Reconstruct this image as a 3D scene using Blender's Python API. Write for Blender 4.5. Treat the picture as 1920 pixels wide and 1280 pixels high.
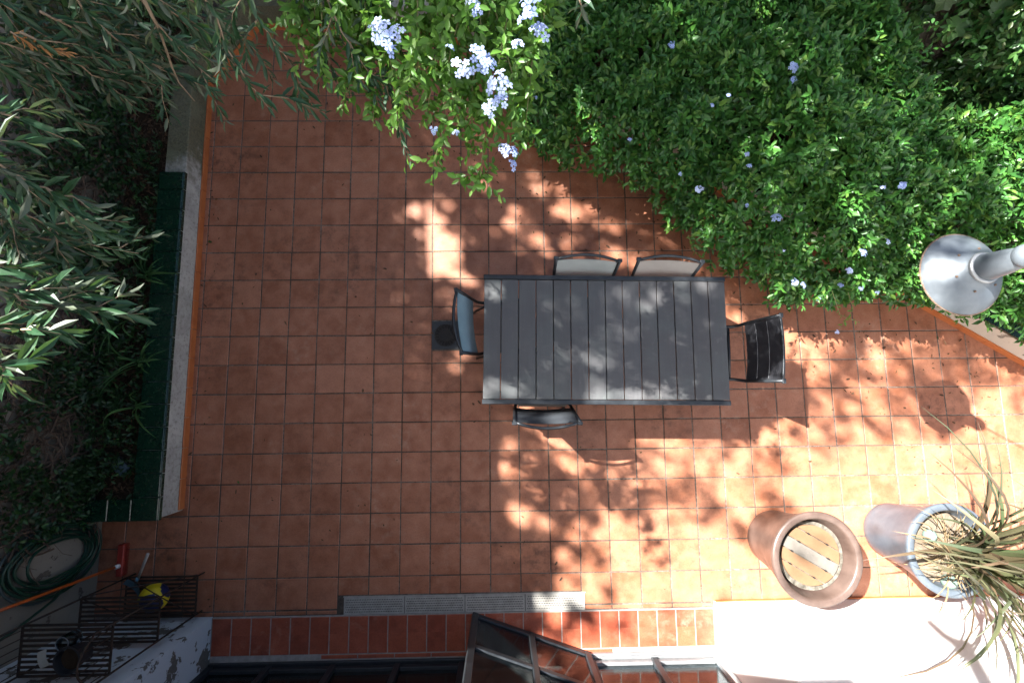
import bpy, bmesh, math, random
import numpy as np
from mathutils import Vector, Matrix

for _o in list(bpy.data.objects):
    bpy.data.objects.remove(_o)
SC = bpy.context.scene
COL = SC.collection
rnd = random.Random(7)
rng = np.random.default_rng(11)

# ------------------------------------------------------------------ camera
CAM_R = np.array([[0.999745, 0.009202, -0.020627], [-0.011723, 0.992006, -0.125646], [0.019305, 0.125856, 0.991861]])
CAM_C = np.array([0.6844, -0.9576, 4.7783])
cam_data = bpy.data.cameras.new('camera')
cam_data.sensor_width = 36.0
cam_data.lens = 36.0 * 920.0 / 1920.0
cam_data.clip_start = 0.02
cam_data.clip_end = 400.0
cam = bpy.data.objects.new('camera', cam_data)
COL.objects.link(cam)
M4 = Matrix.Identity(4)
for a in range(3):
    for b in range(3):
        M4[a][b] = CAM_R[a][b]
    M4[a][3] = CAM_C[a]
cam.matrix_world = M4
SC.camera = cam

# ------------------------------------------------------------------ light
SUN = Vector((-0.80, 0.45, 1.0)).normalized()          # towards the sun
world = bpy.data.worlds.new('World')
SC.world = world
world.use_nodes = True
wn = world.node_tree.nodes
wl = world.node_tree.links
wn.clear()
sky = wn.new('ShaderNodeTexSky')
sky.sky_type = 'NISHITA'
sky.sun_disc = False
sky.air_density = 0.8
sky.dust_density = 2.0
sky.ozone_density = 0.2
sky.sun_elevation = math.asin(SUN.z)
sky.sun_rotation = math.atan2(SUN.x, SUN.y)
bg = wn.new('ShaderNodeBackground')
bg.inputs['Strength'].default_value = 0.05
wo = wn.new('ShaderNodeOutputWorld')
wl.new(sky.outputs[0], bg.inputs['Color'])
wl.new(bg.outputs[0], wo.inputs['Surface'])
sun_data = bpy.data.lights.new('sun', 'SUN')
sun_data.energy = 5.0
sun_data.angle = math.radians(0.58)
sun_data.color = (1.0, 0.97, 0.93)
sun = bpy.data.objects.new('sun', sun_data)
COL.objects.link(sun)
sun.rotation_euler = (-SUN).to_track_quat('-Z', 'Y').to_euler()
sun.location = (-8, 5, 12)
vs = SC.view_settings
vs.view_transform = 'Standard'
vs.look = 'None'
vs.gamma = 1.0
vs.exposure = 2.72


# ------------------------------------------------------------------ helpers
def at(px, py, z):
    """photograph pixel (1920 x 1280) and a real height -> point of the place"""
    d = CAM_R @ np.array([(px - 960) / 920.0, -(py - 640) / 920.0, -1.0])
    t = (z - CAM_C[2]) / d[2]
    p = CAM_C + t * d
    return Vector((p[0], p[1], z))


def V(*a):
    return Vector(a)


class MB:
    def __init__(self):
        self.v = []
        self.f = []

    def add(self, vs_, fs_):
        o = len(self.v)
        self.v.extend([tuple(q) for q in vs_])
        self.f.extend([tuple(i + o for i in f) for f in fs_])
        return self

    def box(self, x0, x1, y0, y1, z0, z1, b=0.0):
        if b <= 0:
            vs_ = [(x, y, z) for z in (z0, z1) for y in (y0, y1) for x in (x0, x1)]
            fs_ = [(0, 2, 3, 1), (4, 5, 7, 6), (0, 1, 5, 4), (2, 6, 7, 3), (0, 4, 6, 2), (1, 3, 7, 5)]
            return self.add(vs_, fs_)
        bm = bmesh.new()
        bmesh.ops.create_cube(bm, size=1.0)
        for q in bm.verts:
            q.co = Vector(((x0 + x1) / 2 + q.co.x * (x1 - x0), (y0 + y1) / 2 + q.co.y * (y1 - y0), (z0 + z1) / 2 + q.co.z * (z1 - z0)))
        bmesh.ops.bevel(bm, geom=bm.edges[:], offset=b, segments=1, affect='EDGES')
        bm.verts.index_update()
        self.add([q.co for q in bm.verts], [[q.index for q in f.verts] for f in bm.faces])
        bm.free()
        return self

    def tube(self, pts, rad, n=8, squash=None, cap=True):
        pts = [Vector(p) for p in pts]
        k = len(pts)
        rads = rad if isinstance(rad, (list, tuple)) else [rad] * k
        vs_ = []
        up = None
        for i, p in enumerate(pts):
            t = (pts[min(i + 1, k - 1)] - pts[max(i - 1, 0)])
            if t.length < 1e-9:
                t = Vector((0, 0, 1))
            t.normalize()
            if up is None:
                up = Vector((0, 0, 1)) if abs(t.z) < 0.9 else Vector((1, 0, 0))
            a = (up - t * up.dot(t))
            if a.length < 1e-6:
                a = t.orthogonal()
            a.normalize()
            up = a
            b = t.cross(a)
            for j in range(n):
                an = 2 * math.pi * j / n
                sa, sb = (1, 1) if squash is None else squash
                vs_.append(p + (a * math.cos(an) * sa + b * math.sin(an) * sb) * rads[i])
        fs_ = []
        for i in range(k - 1):
            for j in range(n):
                fs_.append((i * n + j, i * n + (j + 1) % n, (i + 1) * n + (j + 1) % n, (i + 1) * n + j))
        if cap:
            fs_.append(tuple(range(n - 1, -1, -1)))
            fs_.append(tuple((k - 1) * n + j for j in range(n)))
        return self.add(vs_, fs_)

    def bar(self, p, q, w, h):
        p = Vector(p)
        q = Vector(q)
        t = (q - p).normalized()
        u = Vector((0, 0, 1)) if abs(t.z) < 0.95 else Vector((0, 1, 0))
        s = t.cross(u).normalized()
        u = s.cross(t)
        vs_ = []
        for c in (p, q):
            for a, b in ((-1, -1), (1, -1), (1, 1), (-1, 1)):
                vs_.append(c + s * a * w / 2 + u * b * h / 2)
        return self.add(vs_, [(3, 2, 1, 0), (4, 5, 6, 7), (0, 1, 5, 4), (1, 2, 6, 5), (2, 3, 7, 6), (3, 0, 4, 7)])

    def lathe(self, prof, c=(0, 0, 0), n=48, closed=False):
        vs_ = []
        for (r, z) in prof:
            for j in range(n):
                an = 2 * math.pi * j / n
                vs_.append((c[0] + r * math.cos(an), c[1] + r * math.sin(an), c[2] + z))
        k = len(prof)
        fs_ = []
        for i in range(k - 1 + (1 if closed else 0)):
            a, b = i, (i + 1) % k
            for j in range(n):
                fs_.append((a * n + j, a * n + (j + 1) % n, b * n + (j + 1) % n, b * n + j))
        return self.add(vs_, fs_)

    def disc(self, c, r, n=32):
        return self.add([(c[0] + r * math.cos(2 * math.pi * j / n), c[1] + r * math.sin(2 * math.pi * j / n), c[2]) for j in range(n)], [tuple(range(n))])

    def prism(self, poly, z0, z1):
        n = len(poly)
        vs_ = [(x, y, z0) for x, y in poly] + [(x, y, z1) for x, y in poly]
        fs_ = [tuple(range(n - 1, -1, -1)), tuple(range(n, 2 * n))]
        for i in range(n):
            fs_.append((i, (i + 1) % n, n + (i + 1) % n, n + i))
        return self.add(vs_, fs_)

    def mesh(self, name, mat, smooth=False):
        me = bpy.data.meshes.new(name)
        me.from_pydata(self.v, [], self.f)
        if mat:
            me.materials.append(mat)
        if smooth:
            for p in me.polygons:
                p.use_smooth = True
        me.update()
        return me

    def build(self, name, mat, parent=None, smooth=False, angle=None):
        me = self.mesh(name, mat, smooth)
        if angle is not None:
            bm = bmesh.new()
            bm.from_mesh(me)
            for f in bm.faces:
                f.smooth = True
            for e_ in bm.edges:
                if len(e_.link_faces) == 2 and e_.calc_face_angle(0) > math.radians(angle):
                    e_.smooth = False
            bm.to_mesh(me)
            bm.free()
        return link(name, me, parent)


def link(name, me, parent=None):
    o = bpy.data.objects.new(name, me)
    COL.objects.link(o)
    if parent is not None:
        o.parent = parent
    return o


def tag(o, label=None, cat=None, group=None, kind=None):
    if label:
        o['label'] = label
    if cat:
        o['category'] = cat
    if group:
        o['group'] = group
    if kind:
        o['kind'] = kind
    return o


def thing(name, label, cat, loc=(0, 0, 0), rz=0.0, group=None):
    o = bpy.data.objects.new(name, None)
    o.empty_display_size = 0.1
    COL.objects.link(o)
    o.location = loc
    o.rotation_euler = (0, 0, rz)
    return tag(o, label, cat, group)


def copy_tree(o, parent=None):
    c = o.copy()
    COL.objects.link(c)
    c.parent = parent
    for ch in list(o.children):
        copy_tree(ch, c)
    return c


# ------------------------------------------------------------------ materials
class NT:
    def __init__(self, name):
        self.m = bpy.data.materials.new(name)
        self.m.use_nodes = True
        self.n = self.m.node_tree.nodes
        self.l = self.m.node_tree.links
        self.n.clear()
        self.out = self.n.new('ShaderNodeOutputMaterial')

    def __call__(self, typ, **kw):
        nd = self.n.new('ShaderNode' + typ)
        for k, v in kw.items():
            setattr(nd, k, v)
        return nd

    def pos(self):
        return self('NewGeometry').outputs['Position']

    def noise(self, vec, scale, detail=4, rough=0.55):
        nd = self('TexNoise')
        nd.inputs['Scale'].default_value = scale
        nd.inputs['Detail'].default_value = detail
        nd.inputs['Roughness'].default_value = rough
        if vec is not None:
            self.l.new(vec, nd.inputs['Vector'])
        return nd.outputs[0]

    def ramp(self, fac, stops):
        nd = self('ValToRGB')
        e = nd.color_ramp.elements
        while len(e) < len(stops):
            e.new(0.5)
        for q, (p, c) in zip(e, stops):
            q.position = p
            q.color = (c[0], c[1], c[2], 1) if isinstance(c, (tuple, list)) else (c, c, c, 1)
        self.l.new(fac, nd.inputs[0])
        return nd.outputs[0]

    def mix(self, fac, a, b, mode='MIX'):
        nd = self('MixRGB', blend_type=mode)
        for s, v in ((nd.inputs[0], fac), (nd.inputs[1], a), (nd.inputs[2], b)):
            if hasattr(v, 'is_output'):
                self.l.new(v, s)
            elif isinstance(v, (int, float)):
                s.default_value = v if s.type == 'VALUE' else (v, v, v, 1)
            else:
                s.default_value = (v[0], v[1], v[2], 1)
        return nd.outputs[0]

    def math(self, op, a, b=0.0, c=None):
        nd = self('Math', operation=op)
        for s, v in zip(nd.inputs, (a, b, c)):
            if v is None:
                continue
            if hasattr(v, 'is_output'):
                self.l.new(v, s)
            else:
                s.default_value = v
        return nd.outputs[0]

    def bump(self, h, strength=0.3, dist=0.01):
        nd = self('Bump')
        nd.inputs['Strength'].default_value = strength
        nd.inputs['Distance'].default_value = dist
        self.l.new(h, nd.inputs['Height'])
        return nd.outputs[0]

    def principled(self, col, rough=0.5, metal=0.0, spec=0.5, normal=None, **kw):
        nd = self('BsdfPrincipled')
        for k, v in (('Base Color', col), ('Roughness', rough), ('Metallic', metal), ('Specular IOR Level', spec)):
            if hasattr(v, 'is_output'):
                self.l.new(v, nd.inputs[k])
            elif k == 'Base Color':
                nd.inputs[k].default_value = (v[0], v[1], v[2], 1)
            else:
                nd.inputs[k].default_value = v
        if normal is not None:
            self.l.new(normal, nd.inputs['Normal'])
        for k, v in kw.items():
            nd.inputs[k].default_value = v
        return nd.outputs[0]

    def done(self, sh):
        self.l.new(sh, self.out.inputs['Surface'])
        return self.m


MAT = {}


def plain(name, c1, c2=None, scale=12.0, rough=0.6, metal=0.0, spec=0.4, bump=0.15, fine=90.0):
    """a surface whose colour drifts between two tones, with fine relief"""
    t = NT(name)
    p = t.pos()
    c2 = c2 or tuple(x * 0.75 for x in c1)
    n1 = t.noise(p, scale, 5)
    n2 = t.noise(p, fine, 3)
    f = t.ramp(n1, [(0.3, 0.0), (0.7, 1.0)])
    c = t.mix(f, c1, c2)
    c = t.mix(t.math('MULTIPLY', n2, 0.35), c, tuple(x * 0.6 for x in c1))
    r = t.math('ADD', t.math('MULTIPLY', n1, 0.25), rough - 0.12)
    MAT[name] = t.done(t.principled(c, r, metal, spec, t.bump(n2, bump, 0.004)))
    return MAT[name]


def tile_material(name, cols, pitch, ox, oy, dirt=0.5, rough=0.5, px=None):
    t = NT(name)
    p = t.pos()
    sep = t('SeparateXYZ')
    t.l.new(p, sep.inputs[0])
    ix = t.math('FLOOR', t.math('DIVIDE', t.math('SUBTRACT', sep.outputs[0], ox), px or pitch))
    iy = t.math('FLOOR', t.math('DIVIDE', t.math('SUBTRACT', sep.outputs[1], oy), pitch))
    cmb = t('CombineXYZ')
    t.l.new(ix, cmb.inputs[0])
    t.l.new(iy, cmb.inputs[1])
    wnz = t('TexWhiteNoise', noise_dimensions='3D')
    t.l.new(cmb.outputs[0], wnz.inputs['Vector'])
    c = t.ramp(wnz.outputs['Value'], [(0.0, cols[0]), (0.4, cols[1]), (0.75, cols[2]), (1.0, cols[3])])
    # cloudy firing marks, shifted from tile to tile
    off = t('VectorMath', operation='ADD')
    t.l.new(p, off.inputs[0])
    sc = t('VectorMath', operation='SCALE')
    t.l.new(wnz.outputs['Color'], sc.inputs[0])
    sc.inputs['Scale'].default_value = 7.0
    t.l.new(sc.outputs[0], off.inputs[1])
    m1 = t.noise(off.outputs[0], 7.0, 4)
    m2 = t.noise(p, 70.0, 4, 0.65)
    m3 = t.noise(p, 1.1, 5, 0.6)
    m4 = t.noise(p, 11.0, 6, 0.7)
    c = t.mix(t.ramp(m1, [(0.35, 0.0), (0.7, 0.55)]), c, tuple(min(1, q * 1.35 + 0.02) for q in cols[3]))
    c = t.mix(t.ramp(m2, [(0.45, 0.0), (0.75, 0.4)]), c, tuple(q * 0.5 for q in cols[0]))
    st = t.math('MULTIPLY', t.ramp(m3, [(0.46, 0.0), (0.70, 1.0)]), t.ramp(m4, [(0.45, 0.0), (0.7, 1.0)]))
    c = t.mix(t.math('MULTIPLY', st, dirt), c, (0.035, 0.022, 0.014))
    pale = t.math('MULTIPLY', t.ramp(m3, [(0.32, 1.0), (0.5, 0.0)]), t.ramp(m4, [(0.5, 0.0), (0.68, 1.0)]))
    c = t.mix(t.math('MULTIPLY', pale, 0.38), c, (0.5, 0.36, 0.27))
    r = t.math('ADD', t.math('MULTIPLY', m4, 0.3), rough - 0.15)
    h = t.math('ADD', t.math('MULTIPLY', m2, 0.5), m1)
    MAT[name] = t.done(t.principled(c, r, 0, 0.45, t.bump(h, 0.25, 0.004)))
    return MAT[name]


T = 0.28
tile_material('terracotta', [(0.238, 0.082, 0.038), (0.275, 0.098, 0.047), (0.298, 0.110, 0.056), (0.34, 0.140, 0.077)], T, 0, 0, 0.95, 0.5)
tile_material('threshold_red', [(0.19, 0.038, 0.018), (0.23, 0.047, 0.022), (0.27, 0.06, 0.027), (0.31, 0.075, 0.034)], 1.0, -1.955, 0, 0.4, 0.5, px=0.1757)
plain('skirting_orange', (0.50, 0.16, 0.05), (0.38, 0.11, 0.035), 9, 0.45)
plain('metal_dark', (0.020, 0.024, 0.028), (0.035, 0.04, 0.045), 20, 0.42, 0.3, 0.5, 0.05)
plain('metal_black', (0.012, 0.012, 0.013), (0.03, 0.024, 0.02), 25, 0.55, 0.2, 0.4, 0.1)
plain('rack_iron', (0.022, 0.018, 0.016), (0.06, 0.035, 0.022), 30, 0.7, 0.2, 0.3, 0.2)
plain('metal_pale', (0.36, 0.37, 0.37), (0.22, 0.23, 0.24), 14, 0.42, 0.6)
plain('grate_steel', (0.40, 0.385, 0.35), (0.28, 0.265, 0.235), 18, 0.6, 0.1, 0.35, 0.1)
plain('void_dark', (0.012, 0.011, 0.010), (0.02, 0.018, 0.015), 10, 0.9)
plain('soil', (0.030, 0.019, 0.012), (0.055, 0.036, 0.022), 14, 0.95, 0, 0.1, 1.0, 40)
plain('earth', (0.09, 0.065, 0.042), (0.06, 0.045, 0.03), 3, 0.95, 0, 0.1, 0.6, 30)
plain('pot_brown', (0.12, 0.082, 0.067), (0.042, 0.025, 0.019), 5, 0.36, 0, 0.5, 0.12)
plain('pot_blue', (0.11, 0.130, 0.152), (0.058, 0.075, 0.095), 5, 0.36, 0, 0.5, 0.08)
plain('pot_crust', (0.16, 0.145, 0.12), (0.045, 0.04, 0.03), 26, 0.9, 0, 0.2, 0.8, 60)
plain('pot_sand', (0.19, 0.155, 0.115), (0.12, 0.095, 0.07), 18, 0.9, 0, 0.2, 0.8, 70)
plain('pine', (0.185, 0.105, 0.056), (0.145, 0.08, 0.04), 10, 0.65, 0, 0.3, 0.2)
plain('pine_grey', (0.15, 0.135, 0.115), (0.11, 0.098, 0.084), 14, 0.75, 0, 0.3, 0.2)
plain('galvanised', (0.175, 0.20, 0.22), (0.085, 0.105, 0.122), 6, 0.45, 0.2, 0.5, 0.05)
plain('rust', (0.16, 0.085, 0.045), (0.28, 0.22, 0.17), 40, 0.7, 0.2)
plain('bark_olive', (0.15, 0.115, 0.085), (0.09, 0.07, 0.052), 20, 0.9, 0, 0.2, 0.8, 50)
plain('twig_pale', (0.30, 0.215, 0.14), (0.21, 0.155, 0.10), 40, 0.8)
plain('twig_green', (0.13, 0.16, 0.05), (0.17, 0.13, 0.06), 40, 0.7)
plain('stem_dead', (0.055, 0.036, 0.026), (0.11, 0.075, 0.05), 30, 0.85)
plain('hose_green', (0.006, 0.045, 0.024), (0.010, 0.034, 0.022), 15, 0.38)  # green deepened so its colour carries the corner shade
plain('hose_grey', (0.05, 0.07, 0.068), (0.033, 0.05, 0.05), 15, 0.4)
plain('broom_orange', (0.48, 0.10, 0.015), (0.38, 0.075, 0.012), 12, 0.4)
plain('broom_red', (0.33, 0.035, 0.022), (0.22, 0.025, 0.018), 12, 0.5)
plain('white_plastic', (0.7, 0.7, 0.68), (0.6, 0.6, 0.58), 12, 0.5)
plain('spade_blue', (0.09, 0.20, 0.26), (0.06, 0.13, 0.18), 12, 0.45)
plain('spade_wood', (0.36, 0.34, 0.31), (0.25, 0.23, 0.21), 20, 0.6)
plain('ball_yellow', (0.58, 0.46, 0.015), (0.5, 0.38, 0.01), 20, 0.45)
plain('ball_navy', (0.010, 0.016, 0.07), (0.008, 0.012, 0.05), 20, 0.45)
plain('paper', (0.46, 0.43, 0.37), (0.36, 0.33, 0.28), 14, 0.85)
plain('black_plastic', (0.012, 0.012, 0.014), (0.022, 0.022, 0.024), 20, 0.42)
plain('lamp_box', (0.10, 0.15, 0.19), (0.07, 0.10, 0.13), 20, 0.3)
plain('globe_green', (0.16, 0.22, 0.19), (0.11, 0.16, 0.13), 16, 0.25, 0, 0.6, 0.02)
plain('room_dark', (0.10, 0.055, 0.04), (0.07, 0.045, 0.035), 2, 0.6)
plain('sleeve', (0.05, 0.055, 0.07), None, 20, 0.8)
plain('seat_mesh', (0.15, 0.125, 0.105), (0.12, 0.10, 0.085), 30, 0.7)
plain('fabric_sky_grey', (0.44, 0.47, 0.46), (0.37, 0.40, 0.39), 8, 0.55, 0, 0.5, 0.08, 300)  # sky reflection on the upper slings is put into this tone and the next
plain('fabric_sky_taupe', (0.49, 0.45, 0.41), (0.42, 0.38, 0.345), 8, 0.55, 0, 0.5, 0.08, 300)
plain('fabric_sky_teal', (0.22, 0.33, 0.38), (0.18, 0.28, 0.33), 8, 0.5, 0, 0.5, 0.08, 300)  # bluish sky sheen of the left sling put into its colour
plain('fabric_black', (0.018, 0.019, 0.023), (0.028, 0.029, 0.034), 10, 0.6, 0, 0.4, 0.08, 300)
plain('fabric_slate', (0.055, 0.062, 0.070), (0.045, 0.05, 0.058), 10, 0.5, 0, 0.5, 0.08, 300)
plain('thread_pale', (0.2, 0.21, 0.22), None, 20, 0.6)
plain('debris', (0.03, 0.02, 0.013), (0.14, 0.08, 0.03), 60, 0.9)
plain('threshold_grout', (0.36, 0.33, 0.30), (0.22, 0.20, 0.18), 20, 0.9)


def make_grout():
    t = NT('grout')
    p = t.pos()
    n1 = t.noise(p, 2.0, 5, 0.65)
    n2 = t.noise(p, 45.0, 3)
    c = t.mix(t.ramp(n1, [(0.4, 0.0), (0.62, 1.0)]), (0.075, 0.060, 0.048), (0.20, 0.17, 0.145))
    c = t.mix(t.ramp(n2, [(0.4, 0.0), (0.65, 0.7)]), c, (0.05, 0.038, 0.029))
    MAT['grout'] = t.done(t.principled(c, 0.95, 0, 0.2, t.bump(n2, 0.6, 0.004)))


def make_table_board():
    t = NT('table_board')
    p = t.pos()
    sep = t('SeparateXYZ')
    t.l.new(p, sep.inputs[0])
    oi = t('ObjectInfo')
    mp = t('Mapping')
    mp.inputs['Scale'].default_value = (70, 2.2, 10)
    t.l.new(p, mp.inputs['Vector'])
    g = t.noise(mp.outputs[0], 1.0, 4)
    n = t.noise(p, 3.2, 5, 0.6)
    n2 = t.noise(p, 14.0, 5, 0.7)
    c = t.ramp(oi.outputs['Random'], [(0.0, (0.066, 0.065, 0.066)), (0.5, (0.073, 0.074, 0.077)), (1.0, (0.082, 0.082, 0.083))])
    c = t.mix(t.ramp(g, [(0.35, 0.0), (0.7, 0.55)]), c, (0.055, 0.053, 0.054))
    c = t.mix(t.ramp(n, [(0.45, 0.0), (0.75, 0.5)]), c, (0.085, 0.105, 0.10))
    c = t.mix(t.ramp(n2, [(0.58, 0.0), (0.8, 0.5)]), c, (0.16, 0.16, 0.155))
    r = t.math('ADD', t.math('MULTIPLY', n2, 0.3), 0.42)
    MAT['table_board'] = t.done(t.principled(c, r, 0, 0.45, t.bump(g, 0.25, 0.002)))


def make_concrete():
    t = NT('concrete')
    p = t.pos()
    sep = t('SeparateXYZ')
    t.l.new(p, sep.inputs[0])
    n1 = t.noise(p, 5.0, 6, 0.65)
    n2 = t.noise(p, 30.0, 5, 0.7)
    n3 = t.noise(p, 1.6, 4, 0.6)
    c = t.mix(t.ramp(n1, [(0.35, 0.0), (0.7, 1.0)]), (0.47, 0.46, 0.42), (0.30, 0.29, 0.265))
    c = t.mix(t.ramp(n2, [(0.5, 0.0), (0.7, 0.75)]), c, (0.16, 0.15, 0.13))
    # moss grows where the planter is old and damp, at its far end
    mf = t.math('ADD', sep.outputs[1], t.math('MULTIPLY', n1, 1.2))
    mm = t('MapRange')
    mm.inputs['From Min'].default_value = 1.75
    mm.inputs['From Max'].default_value = 2.1
    t.l.new(mf, mm.inputs['Value'])
    lx = t.math('LESS_THAN', sep.outputs[0], -1.0)
    moss = t.mix(t.ramp(t.noise(p, 55.0, 5, 0.75), [(.35, 0.0), (.65, 1.0)]), (0.030, 0.032, 0.008), (0.12, 0.108, 0.045))
    c = t.mix(t.math('MULTIPLY', t.math('MULTIPLY', mm.outputs[0], lx), 0.85), c, moss)
    c = t.mix(t.ramp(n3, [(0.58, 0.0), (0.72, 0.45)]), c, (0.20, 0.22, 0.14))
    MAT['concrete'] = t.done(t.principled(c, 0.9, 0, 0.25, t.bump(n2, 0.6, 0.006)))


def make_green_glaze():
    t = NT('green_glaze')
    p = t.pos()
    n1 = t.noise(p, 6.0, 4)
    n2 = t.noise(p, 40.0, 4, 0.7)
    c = t.mix(n1, (0.003, 0.020, 0.010), (0.006, 0.032, 0.017))
    d = t.ramp(n2, [(0.55, 0.0), (0.75, 0.6)])
    c = t.mix(d, c, (0.05, 0.05, 0.035))
    r = t.math('ADD', t.math('MULTIPLY', d, 0.5), 0.2)
    MAT['green_glaze'] = t.done(t.principled(c, r, 0, 0.5, t.bump(n1, 0.05, 0.004)))


def make_plaster(name, c1, c2, peel, peelcol, scale=3.0):
    t = NT(name)
    p = t.pos()
    n1 = t.noise(p, scale, 7, 0.65)
    n2 = t.noise(p, 35.0, 4, 0.7)
    n3 = t.noise(p, 1.3, 4)
    c = t.mix(n3, c1, c2)
    c = t.mix(t.ramp(n2, [(0.55, 0.0), (0.8, 0.25)]), c, tuple(q * 0.6 for q in c2))
    k = t.ramp(n1, [(peel, 0.0), (peel + 0.012, 1.0)])
    pc = t.mix(n2, peelcol, tuple(q * 0.5 for q in peelcol))
    c = t.mix(k, c, pc)
    h = t.math('SUBTRACT', t.math('MULTIPLY', n2, 0.25), k)
    MAT[name] = t.done(t.principled(c, 0.85, 0, 0.25, t.bump(h, 0.5, 0.004)))


make_grout()
make_table_board()
make_concrete()
make_green_glaze()
make_plaster('plaster_white', (0.85, 0.845, 0.83), (0.81, 0.805, 0.79), 0.78, (0.5, 0.48, 0.45))
make_plaster('plaster_peeling', (0.55, 0.60, 0.62), (0.47, 0.52, 0.55), 0.555, (0.17, 0.16, 0.14), 5.0)
make_plaster('plaster_old', (0.52, 0.48, 0.41), (0.40, 0.365, 0.30), 0.6, (0.25, 0.22, 0.18), 4.0)
make_plaster('rubble_wall', (0.22, 0.19, 0.145), (0.13, 0.11, 0.085), 0.5, (0.09, 0.075, 0.058), 9.0)
make_plaster('plaster_dirty_shaded', (0.26, 0.24, 0.20), (0.11, 0.10, 0.08), 0.6, (0.12, 0.105, 0.085), 9.0)  # dirty plaster, with the dim corner's shade added into its tones


def make_glass():
    t = NT('glass')
    fr = t('LayerWeight')
    fr.inputs['Blend'].default_value = 0.22
    gl = t('BsdfGlossy')
    gl.inputs['Roughness'].default_value = 0.015
    gl.inputs['Color'].default_value = (0.9, 0.95, 1.0, 1)
    tr = t('BsdfTransparent')
    tr.inputs['Color'].default_value = (0.66, 0.70, 0.69, 1)
    mx = t('MixShader')
    t.l.new(t.math('MULTIPLY', fr.outputs['Fresnel'], 0.9), mx.inputs[0])
    t.l.new(tr.outputs[0], mx.inputs[1])
    t.l.new(gl.outputs[0], mx.inputs[2])
    MAT['glass'] = t.done(mx.outputs[0])


make_glass()


def leaf_mat(name, cols, under=None, rough=0.42, trans=0.3, tcol=None, spec=0.45):
    """one tone per leaf; translucent, with its own underside"""
    t = NT(name)
    oi = t('ObjectInfo')
    at_ = t('Attribute')
    at_.attribute_name = 'tone'
    f = t.math('FRACT', t.math('ADD', oi.outputs['Random'], at_.outputs['Fac']))
    k = len(cols)
    c = t.ramp(f, [(i / (k - 1), q) for i, q in enumerate(cols)])
    n = t.noise(t.pos(), 60.0, 3)
    c = t.mix(t.math('MULTIPLY', n, 0.35), c, tuple(q * 0.55 for q in cols[0]))
    if under:
        ge = t('NewGeometry')
        c = t.mix(ge.outputs['Backfacing'], c, under)
    pr = t.principled(c, rough, 0, spec)
    tr = t('BsdfTranslucent')
    if tcol:
        tr.inputs['Color'].default_value = (*tcol, 1)
    else:
        t.l.new(t.mix(0.5, c, (0.12, 0.22, 0.02)), tr.inputs['Color'])
    mx = t('MixShader')
    mx.inputs[0].default_value = trans
    t.l.new(pr, mx.inputs[1])
    t.l.new(tr.outputs[0], mx.inputs[2])
    MAT[name] = t.done(mx.outputs[0])
    return MAT[name]


leaf_mat('leaf_plumbago', [(0.023, 0.085, 0.017), (0.045, 0.160, 0.028), (0.082, 0.240, 0.038), (0.036, 0.132, 0.024), (0.16, 0.30, 0.05)], None, 0.42, 0.28)
leaf_mat('leaf_plumbago_sunlit', [(0.075, 0.19, 0.028), (0.11, 0.26, 0.036), (0.15, 0.31, 0.05), (0.09, 0.23, 0.032), (0.21, 0.35, 0.08)], None, 0.4, 0.5)  # lit copy of the plumbago leaf, sunlight put into its colour
leaf_mat('leaf_olive', [(0.015, 0.052, 0.022), (0.024, 0.070, 0.030), (0.036, 0.088, 0.040), (0.028, 0.076, 0.030), (0.065, 0.105, 0.055)], (0.08, 0.10, 0.064), 0.46, 0.16, None, 0.32)
leaf_mat('leaf_crown', [(0.05, 0.08, 0.045), (0.07, 0.10, 0.06)], (0.2, 0.21, 0.16), 0.5, 0.06)
leaf_mat('leaf_ivy', [(0.026, 0.095, 0.022), (0.048, 0.145, 0.032), (0.085, 0.20, 0.045), (0.11, 0.15, 0.042)], None, 0.38, 0.22)
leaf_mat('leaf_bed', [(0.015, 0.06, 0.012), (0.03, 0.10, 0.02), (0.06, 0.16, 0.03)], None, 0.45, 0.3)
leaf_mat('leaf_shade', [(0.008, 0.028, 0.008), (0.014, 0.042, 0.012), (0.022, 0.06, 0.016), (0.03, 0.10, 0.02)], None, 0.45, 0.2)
leaf_mat('leaf_strap', [(0.07, 0.17, 0.05), (0.10, 0.22, 0.07), (0.08, 0.19, 0.075)], None, 0.42, 0.2)
leaf_mat('leaf_phormium', [(0.045, 0.065, 0.035), (0.10, 0.085, 0.045), (0.11, 0.06, 0.04), (0.06, 0.085, 0.036), (0.16, 0.125, 0.07), (0.09, 0.11, 0.06)], None, 0.42, 0.15)
leaf_mat('leaf_straw', [(0.24, 0.17, 0.09), (0.18, 0.12, 0.06), (0.28, 0.21, 0.12)], None, 0.7, 0.1, (0.3, 0.2, 0.1))
leaf_mat('leaf_dry', [(0.05, 0.028, 0.014), (0.09, 0.05, 0.022), (0.035, 0.02, 0.011), (0.16, 0.085, 0.04)], None, 0.8, 0.05, (0.2, 0.1, 0.04))
leaf_mat('leaf_rusty', [(0.42, 0.20, 0.07), (0.50, 0.27, 0.11), (0.34, 0.15, 0.05)], None, 0.6, 0.2, (0.4, 0.2, 0.06))
leaf_mat('leaf_succulent', [(0.15, 0.23, 0.10), (0.20, 0.28, 0.15), (0.24, 0.31, 0.10)], None, 0.5, 0.15)
leaf_mat('petal_blue', [(0.38, 0.48, 0.78), (0.46, 0.56, 0.83), (0.58, 0.66, 0.87), (0.36, 0.45, 0.76)], None, 0.6, 0.3, (0.4, 0.5, 0.9), 0.2)

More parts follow.
